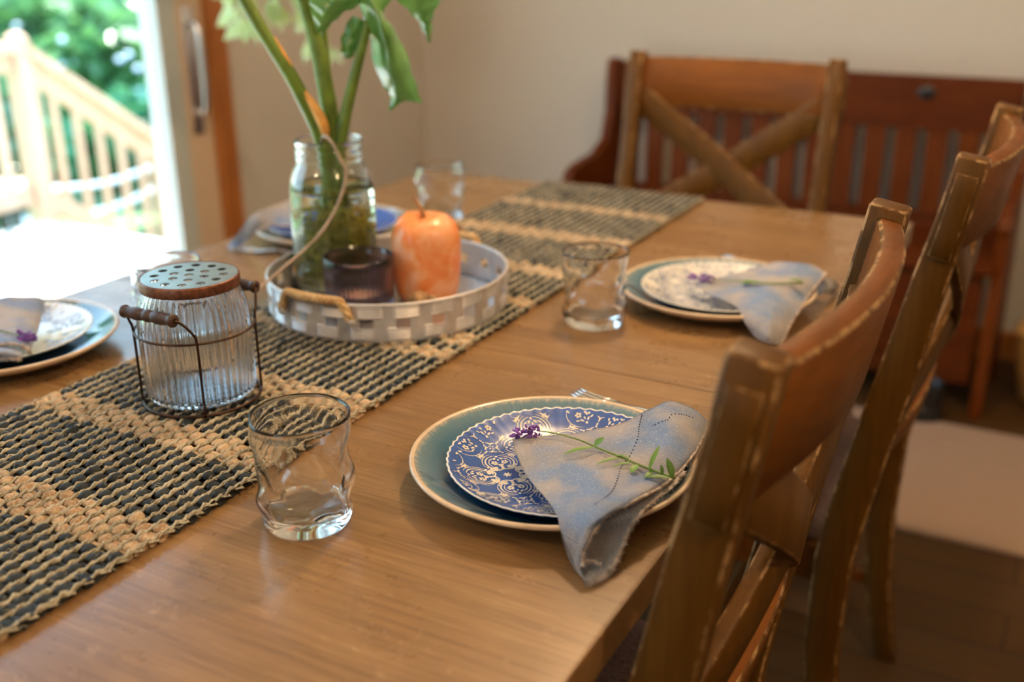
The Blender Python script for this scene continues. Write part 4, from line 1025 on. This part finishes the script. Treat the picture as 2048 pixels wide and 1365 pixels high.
for k in range(150):
    a=rr_.uniform(0,2*PI); r0=rr_.uniform(.0,.02); pts=[Vector((r0*math.cos(a),r0*math.sin(a),rr_.uniform(.09,.13)))]
    for s in range(9):
        p=pts[-1]+Vector((rr_.gauss(0,.013),rr_.gauss(0,.013),rr_.uniform(-.024,.004) if pts[-1].z>.03 else rr_.uniform(-.006,.014)))
        rad=math.hypot(p.x,p.y)
        if rad>.050: p.x*=.050/rad; p.y*=.050/rad
        p.z=min(max(p.z,.012),.135); pts.append(p)
    rt.append(tube(spline(pts,28),[.0013-.0008*i/27+ (.0006 if k%5==0 else 0) for i in range(28)],5,False))
mk('roots',join(*rt),M_ROOT,jr)['kind']='stuff'
pl=thing('philodendron_cutting','leafy green cutting with thick stems standing in the glass jar','plant',(JC[0],JC[1],T),0)
PO=(JC[0],JC[1],T)
def prel(pts): return rel(pts,PO)
ST=[([(-0.9307,1.1762,0.8784),(-0.9318,1.1753,0.9495),(-0.9325,1.1645,0.9927),(-0.9413,1.1487,1.0380),(-0.9535,1.1327,1.0816),(-0.9732,1.1172,1.1267),(-0.9899,1.1040,1.1706),(-1.0101,1.0881,1.2252)],[.0110,.0108,.0106,.0100,.0092,.0085,.0080,.0075]),
    ([(-0.9241,1.1814,0.8780),(-0.9258,1.1851,0.9342),(-0.9279,1.1885,0.9823),(-0.9345,1.1885,1.0365),(-0.9413,1.1869,1.0897),(-0.9513,1.1854,1.1351),(-0.9566,1.1812,1.1672),(-0.9649,1.1746,1.2236)],[.0095,.0115,.0120,.0120,.0110,.0100,.0095,.009]),
    ([(-0.9304,1.1917,1.0431),(-0.9369,1.1967,1.0823),(-0.9443,1.2036,1.1274),(-0.9448,1.2033,1.1663),(-0.9439,1.2040,1.2106)],[.004,.0042,.0042,.004,.004]),
    ([(-0.9198,1.1796,0.9147),(-0.9169,1.1832,0.9634),(-0.9121,1.1883,0.9973),(-0.9030,1.1980,1.0439),(-0.8900,1.2082,1.0964),(-0.8780,1.2177,1.1439)],[.0090,.0090,.0088,.0078,.0068,.0055]),
    ([(-0.9419,1.2004,0.9863),(-0.9480,1.1982,1.0173),(-0.9502,1.1939,1.0417),(-0.9459,1.1896,1.0626)],[.003,.0034,.0034,.003])]
for pts,rad in ST:
    n_=30; S=spline(prel(pts),n_); R2=[float(np.interp(i/(n_-1),np.linspace(0,1,len(rad)),rad)) for i in range(n_)]
    mk('stem',tube(S,R2,14),M_STEM,pl)
M_SHEATH=simple('dry_orange_sheath',(.80,.40,.09),.5,nscale=40,namt=.3)
for pts,rad in (([(-0.9626,1.1230,1.1241),(-0.9540,1.1272,1.1045),(-0.9493,1.1335,1.0882),(-0.9487,1.1428,1.0691)],[.001,.003,.0034,.001]),([(-0.9433,1.1433,1.0602),(-0.9303,1.1459,1.0423),(-0.9191,1.1522,1.0170),(-0.9183,1.1579,1.0002),(-0.9241,1.1661,0.9863)],[.001,.0050,.0075,.0065,.003])):
    S=spline(prel(pts),18); mk('leaf_sheath',tube(S,[float(np.interp(i/17,np.linspace(0,1,len(rad)),rad)) for i in range(18)],10),M_SHEATH,pl)
def blade(G,nu=16,nv=26,veins=True):
    S=bicubic([prel(r) for r in G],nu,nv); V=[];F=[]
    for j in range(nv):
        for i in range(nu):
            du=S[j][min(i+1,nu-1)]-S[j][max(i-1,0)]; dv=S[min(j+1,nv-1)][i]-S[max(j-1,0)][i]; n_=du.cross(dv); n_=n_.normalized() if n_.length>1e-12 else Vector((0,1,0))
            V.append(tuple(S[j][i]+n_*.0012*math.sin((j/nv)*26+abs(i/nu-.5)*9)))
    for j in range(nv-1):
        for i in range(nu-1): F.append((j*nu+i,j*nu+i+1,(j+1)*nu+i+1,(j+1)*nu+i))
    return V,F
LG=[[[(-0.9187,1.2238,1.1976),(-0.8663,1.2015,1.1927),(-0.8504,1.2395,1.1726)],[(-0.8873,1.2104,1.1575),(-0.8523,1.1934,1.1612),(-0.8569,1.2216,1.1500)],[(-0.8853,1.2247,1.1213),(-0.8418,1.1953,1.1364),(-0.8459,1.2304,1.1267)],[(-0.8829,1.2266,1.0917),(-0.8392,1.2038,1.1067),(-0.8391,1.2421,1.1000)],[(-0.8714,1.2293,1.0554),(-0.8360,1.2127,1.0737),(-0.8349,1.2517,1.0681)],[(-0.8633,1.2357,1.0429),(-0.8360,1.2229,1.0514),(-0.8312,1.2547,1.0505)],[(-0.8630,1.2296,1.0186),(-0.8390,1.2332,1.0339),(-0.8258,1.2589,1.0293)]],
    [[(-0.8851,1.2248,1.1381),(-0.8869,1.2107,1.1429),(-0.9014,1.2120,1.1475)],[(-0.8939,1.2205,1.1200),(-0.8971,1.2027,1.1239),(-0.9142,1.2044,1.1232)],[(-0.9000,1.2157,1.1032),(-0.9013,1.1994,1.1020),(-0.9169,1.2023,1.1004)],[(-0.9057,1.2112,1.0928),(-0.9063,1.2018,1.0917),(-0.9141,1.2045,1.0931)]],
    [[(-0.8729,1.2218,1.1919),(-0.8900,1.1956,1.1926),(-0.9308,1.1761,1.2053)],[(-0.8871,1.2106,1.1620),(-0.8952,1.1787,1.1710),(-0.9364,1.1716,1.1768)],[(-0.9030,1.1980,1.1522),(-0.9060,1.1702,1.1576),(-0.9388,1.1698,1.1631)],[(-0.9160,1.1877,1.1391),(-0.9191,1.1726,1.1407),(-0.9358,1.1722,1.1441)],[(-0.9238,1.1816,1.1291),(-0.9295,1.1771,1.1274),(-0.9341,1.1735,1.1288)]],
    [[(-0.8820,1.2528,1.2033),(-0.8340,1.2652,1.2033),(-0.8081,1.3111,1.1925)],[(-0.8649,1.2662,1.1645),(-0.8310,1.2675,1.1651),(-0.8207,1.3012,1.1597)],[(-0.8496,1.2784,1.1446),(-0.8301,1.2746,1.1454),(-0.8275,1.2958,1.1441)],[(-0.8409,1.2852,1.1299),(-0.8295,1.2815,1.1305),(-0.8295,1.2942,1.1310)],[(-0.8339,1.2907,1.1085),(-0.8324,1.2920,1.1064),(-0.8307,1.2933,1.1084)]]]
for g_ in LG: mk('leaf_lobe',blade(g_),M_PHILO,pl)
mk('aerial_root',tube(spline(prel([(-0.9398,1.1690,0.9500),(-0.9310,1.1632,0.9794),(-0.9085,1.1427,0.9966),(-0.8908,1.1363,0.9904),(-0.8812,1.1388,0.9688),(-0.8750,1.1411,0.9542),(-0.8753,1.1358,0.9315),(-0.8800,1.1168,0.9009),(-0.8885,1.0948,0.8756),(-0.9010,1.0659,0.8538),(-0.9096,1.0336,0.8379),(-0.9167,1.0088,0.8248),(-0.9209,0.9929,0.8139)]),60),[.0022+.0004*math.sin(i*.7) for i in range(60)],9),M_ROOTB,pl)

# pale blurry plant hanging near the door corner
hgp=[(-1.8290,2.0461,1.2708)][0]
hg=thing('hanging_plant','pale yellow-green trailing plant hanging near the patio door, blurred at the top','plant',hgp,0)
mk('pot',move(lathe([(0,0),(.06,0),(.075,.01),(.095,.13),(.10,.135),(.098,.145),(.088,.14),(.070,.02),(0,.015)],40),(0,0,.02)),M_WHITEPL,hg)
mk('hanging_cord',tube([(0,0,.12),(0,0,HC-hgp[2])],.003,6),M_ROOTB,hg)
lf=[]; q_=random.Random(5)
for (px_,py_,of) in [(-1.8781,2.0099,1.1169),(-1.8660,2.0188,1.0940),(-1.8868,2.0656,1.0793),(-1.8404,2.0377,1.0615),(-1.8272,2.0474,1.0497),(-1.7850,2.0288,1.0727),(-1.7954,2.0709,1.0983),(-1.7754,2.0856,1.1150),(-1.7511,2.1035,1.1259),(-1.8846,2.0052,1.1506),(-1.8559,2.0263,1.1390),(-1.8474,2.0698,1.1088),(-1.7293,2.1195,1.0971),(-1.6949,2.1449,1.0328),(-1.6950,2.1696,0.9896),(-1.7508,2.1410,1.0548),(-1.8687,2.0417,1.0524),(-1.8068,2.0376,1.0829),(-1.7202,2.1262,1.0101),(-1.7808,2.1064,1.0852)]:
    a=Vector((px_-hgp[0],py_-hgp[1],of-hgp[2])); st=Vector((a.x*.3,a.y*.3,.10)); 
    lf.append(tube(spline([st,(st+a)/2+Vector((0,0,.06)),a],10),.0014,4,False))
    for k in range(3):
        d=Vector((q_.uniform(-.5,.5),q_.uniform(-.3,.3),q_.uniform(-1,-.3))).normalized()*q_.uniform(.04,.06); lf.append(leaf_blade(a,a+d,.014,up=(.3,1,.2)))
mk('foliage',join(*lf),M_FOL[3],hg)['kind']='stuff'

# ================================================================ outside: deck, stairs, railing, garden
DZ=-.04
struct(mk('floor_deck',join(*[bx(-4.43+i*.145,-4.43+i*.145+.140,-3.2,3.37,DZ-.035,DZ,.004) for i in range(15)]),M_DECK,smooth=False))
struct(mk('trim_deck',join(bx(-4.43,-2.37,3.335,3.37,DZ-.25,DZ-.036,.004),bx(-4.43,-4.39,-3.2,3.335,DZ-.25,DZ-.036,.004),*[bx(-4.40,-2.6,3.37+i*.27,3.37+(i+1)*.27+.03,DZ-.20*(i+1)-.04,DZ-.20*(i+1),.004) for i in range(4)]),M_DECKW,smooth=False))
rl=thing('stair_railing','cedar railing with square balusters going down the deck stairs','railing',(-4.47,3.36,DZ))
def R_(x0,x1,y0,y1,z0,z1,nm,par=rl): return mk(nm,move(bx(x0,x1,y0,y1,z0,z1,.004),(4.47,-3.36,-DZ)),M_DECKW,par,smooth=False)
X_=-4.47
R_(X_-.046,X_+.046,3.365,3.457,-.30,.795,'post')
mk('post_cap',move(lathe([(0,.045),(.03,.042),(.058,.025),(.066,.012),(.066,0),(0,0)],4),(0,.051,.835)),M_DECKW,rl,smooth=False)
def slope(y): return .745-(y-3.45)*.735
def bar(y0,y1,dz,hw_,hh,nm):
    return mk(nm,move(rsweep([(X_,y0,slope(y0)+dz),(X_,(y0+y1)/2,slope((y0+y1)/2)+dz),(X_,y1,slope(y1)+dz)],(1,0,0),hw_,hh,.004),(4.47,-3.36,-DZ)),[M_DECKW,M_DECKW],rl,smooth=False)
bar(3.44,4.27,0,.070,.019,'top_rail'); bar(3.455,4.17,-.075,.019,.045,'sub_rail'); bar(3.455,4.17,-.70,.019,.045,'bottom_rail')
for i in range(5):
    y=3.56+i*.125; R_(X_-.014,X_+.014,y-.014,y+.014,slope(y)-.69,slope(y)-.09,'baluster')
R_(X_-.046,X_+.046,4.16,4.25,-.88,slope(4.205)-.01,'post')
lv=thing('deck_railing','cedar railing with square balusters along the outer side of the deck','railing',(-4.47,0,DZ))
def L_(x0,x1,y0,y1,z0,z1,nm): return mk(nm,move(bx(x0,x1,y0,y1,z0,z1,.004),(4.47,0,-DZ)),M_DECKW,lv,smooth=False)
L_(X_-.07,X_+.07,-3.2,3.362,.755,.793,'top_rail'); L_(X_-.019,X_+.019,-3.2,3.362,.665,.755,'sub_rail'); L_(X_-.019,X_+.019,-3.2,3.362,.04,.13,'bottom_rail')
for i in range(30):
    y=3.25-i*.205; L_(X_-.018,X_+.018,y-.018,y+.018,.13,.665,'baluster')
struct(mk('floor_garden',bx(-45,-2.4,-22,42,-1.00,-.90,0),M_GRASS,smooth=False))
def shrub(label,c,r,h,nleaf,size,mat,seed,group,cone=0):
    t=thing('leafy_shrub' if h<4 else 'leafy_tree',label,'shrub' if h<4 else 'tree',(c[0],c[1],-.90),0,group); q=np.random.default_rng(seed)
    d=q.normal(size=(nleaf,3)); d/=np.linalg.norm(d,axis=1)[:,None]; rr=q.uniform(.55,1,nleaf)**.6
    lump=1+.22*np.sin(d[:,0]*5+seed)+.18*np.sin(d[:,1]*7+seed*2)+.15*np.sin(d[:,2]*6)
    P=d*rr[:,None]*lump[:,None]*np.array([r,r,h*.46]); P[:,2]+=h*.54
    P=P[P[:,2]>.05]; m_=len(P)
    a=q.normal(size=(m_,3)); a/=np.linalg.norm(a,axis=1)[:,None]; b=np.cross(a,q.normal(size=(m_,3))); b/=np.linalg.norm(b,axis=1)[:,None]
    s=(size*q.uniform(.6,1.3,m_))[:,None]; V=np.stack([P-a*s,P+b*s*.42,P+a*s,P-b*s*.42],1).reshape(-1,3)
    F=np.arange(m_*4).reshape(-1,4)
    mk('foliage',(V.tolist(),F.tolist()),mat,t,smooth=False)
    mk('trunk',tube([(0,0,0),(.03*r,0,h*.3),(0,.05*r,h*.62)],[.05*h/2,.04*h/2,.015*h/2],8),M_BARK,t)
    return t
dirv=Vector((-.77,.64)); lat=Vector((.64,.77))
spots=[(8.3,-1.0,.80,1.45,0),(8.9,1.15,.80,1.30,1),(10.9,.1,.95,1.7,2),(11.6,-2.5,1.0,2.0,1),(11.9,2.7,1.0,2.0,0),(14.2,-1.2,1.25,2.6,1),(14.8,1.9,1.25,2.6,0),(18.2,.2,1.6,3.6,1),(18.0,-5.4,1.7,4.6,0),(18.8,5.6,1.7,4.6,2),(23.5,-2.9,2.1,8.8,1),(24,2.6,2.1,9.2,0),(24.5,-8.6,2.2,9.6,2),(24.2,8.4,2.2,9.2,1)]
names=['deep green shrub with pale spots beyond the stair railing, nearest on the left','mid green shrub with pale spots beyond the lower stair post','yellow-green shrub in the middle beyond the stair balusters','mid green shrub behind on the left of the garden view','deep green shrub behind on the right of the garden view','mid green bush further back, left of the middle','deep green bush further back, right of the middle','wide mid green bush at the very back in the middle','tall deep green tree far left in the garden','tall yellow-green tree far right behind the door frame','tall tree at the very back of the garden, left of the middle','tall tree at the very back of the garden, right of the middle','tallest tree at the back left corner of the garden','tall tree at the back right corner of the garden']
for k,(D_,la,r_s,h_,mm) in enumerate(spots):
    c=dirv*D_+lat*la; t_=shrub(names[k],(c.x,c.y),r_s,h_,int(5200 if D_<13 else 6500),.085 if D_<10 else .15 if D_<20 else .30,M_FOL[mm],k+3,'shrubs and trees beyond the deck')
    if k in (0,1,2,5):
        q=random.Random(k); parts=[]
        for j in range(6):
            cc=Vector((q.uniform(-.8,.8)*r_s,q.uniform(-1.0,-.2)*r_s,h_*q.uniform(.35,.95)))
            for i in range(5):
                p=cc+Vector((q.gauss(0,.10),q.gauss(0,.10),q.gauss(0,.10))); parts.append(move(lathe([(0,-.030),(.026,-.015),(.034,0),(.026,.015),(0,.030)],8),p))
        mk('glint_beads',join(*parts),M_PALE,t_)['kind']='stuff'  # pale beads added to stand for bright glints of light among the leaves
gb=thing('garden_rail','pale blue curved bars seen through the stair balusters','garden rail',(*(dirv*6.6),-.90))
for pts in ([(-5.2875,3.9703,-0.0908),(-5.1528,4.1323,-0.1041),(-4.9943,4.3231,-0.0852),(-4.7892,4.5701,0.0180),(-4.6337,4.7573,0.1417)],[(-5.1507,4.1349,-0.2697),(-5.0258,4.2853,-0.2473),(-4.8947,4.4431,-0.1768),(-4.7781,4.5834,-0.0790),(-4.6416,4.7477,0.0234)]):
    S=spline(rel(pts,gb.location),24); mk('curved_bar',tube(S,.016,8),M_PALE,gb)
g2=[[(-4.9817,3.5918,0.0168)][0],[(-6.0003,4.3685,-0.4650)][0]]
gs=thing('garden_stool','pale wooden stool with dark legs beyond the deck railing','stool',(g2[0][0],g2[0][1],-.90))
hs=g2[0][2]+.90
mk('seat',bx(-.16,.16,-.16,.16,hs-.03,hs+.02,.006),M_DECKW,gs,smooth=False)
for a in (-.13,.13):
    for b in (-.13,.13): mk('leg',bx(a-.02,a+.02,b-.02,b+.02,0,hs-.03,.003),M_BLACK,gs,smooth=False)
gw=thing('white_stone','rounded white boulder in the garden below the deck railing','stone',(g2[1][0],g2[1][1],-.90))
mk('boulder',lathe([(0,0),(.10,0),(.14,.08),(.13,g2[1][2]+.85),(.07,g2[1][2]+.94),(0,g2[1][2]+.96)],24,lambda t_,r,z:(r*(1+.07*math.sin(3*t_)),z)),M_WHITEPL,gw)

# ================================================================ lamp fixtures above the frame
pn=thing('pendant_lamp','bronze hanging lamp with one warm bulb above the table','lamp',PEND)
mk('bulb',move(lathe([(0,-.0),(.018,.004),(.028,.02),(.028,.035),(.016,.06),(.012,.075),(0,.075)],24),(0,0,.055)),M_BULB,pn)
mk('socket',move(lathe([(0,.0),(.016,0),(.018,.03),(.010,.045),(0,.045)],20),(0,0,.13)),M_SHADE,pn)
mk('rod',tube([(0,0,.17),(0,0,HC-PEND[2])],.006,8),M_SHADE,pn)
for k,o in enumerate(LAMPS[1:]):
    l=o.location
    cl=thing('ceiling_light',['round flush ceiling light over the right side of the room','round flush ceiling light by the far right corner','round flush ceiling light near the rear left corner'][k],'lamp',(l.x,l.y,HC))
    mk('trim_ring',move(lathe([(.085,-.0),(.10,-.004),(.10,-.018),(.085,-.022),(.08,-.012),(.085,0)],48),(0,0,0)),M_WHITE,cl)
    mk('diffuser',move(lathe([(0,-.014),(.082,-.014),(.082,-.004),(0,-.004)],48),(0,0,0)),emit('lamp_diffuser_%d'%k,o.data.color,9),cl)
bpy.context.view_layer.update()
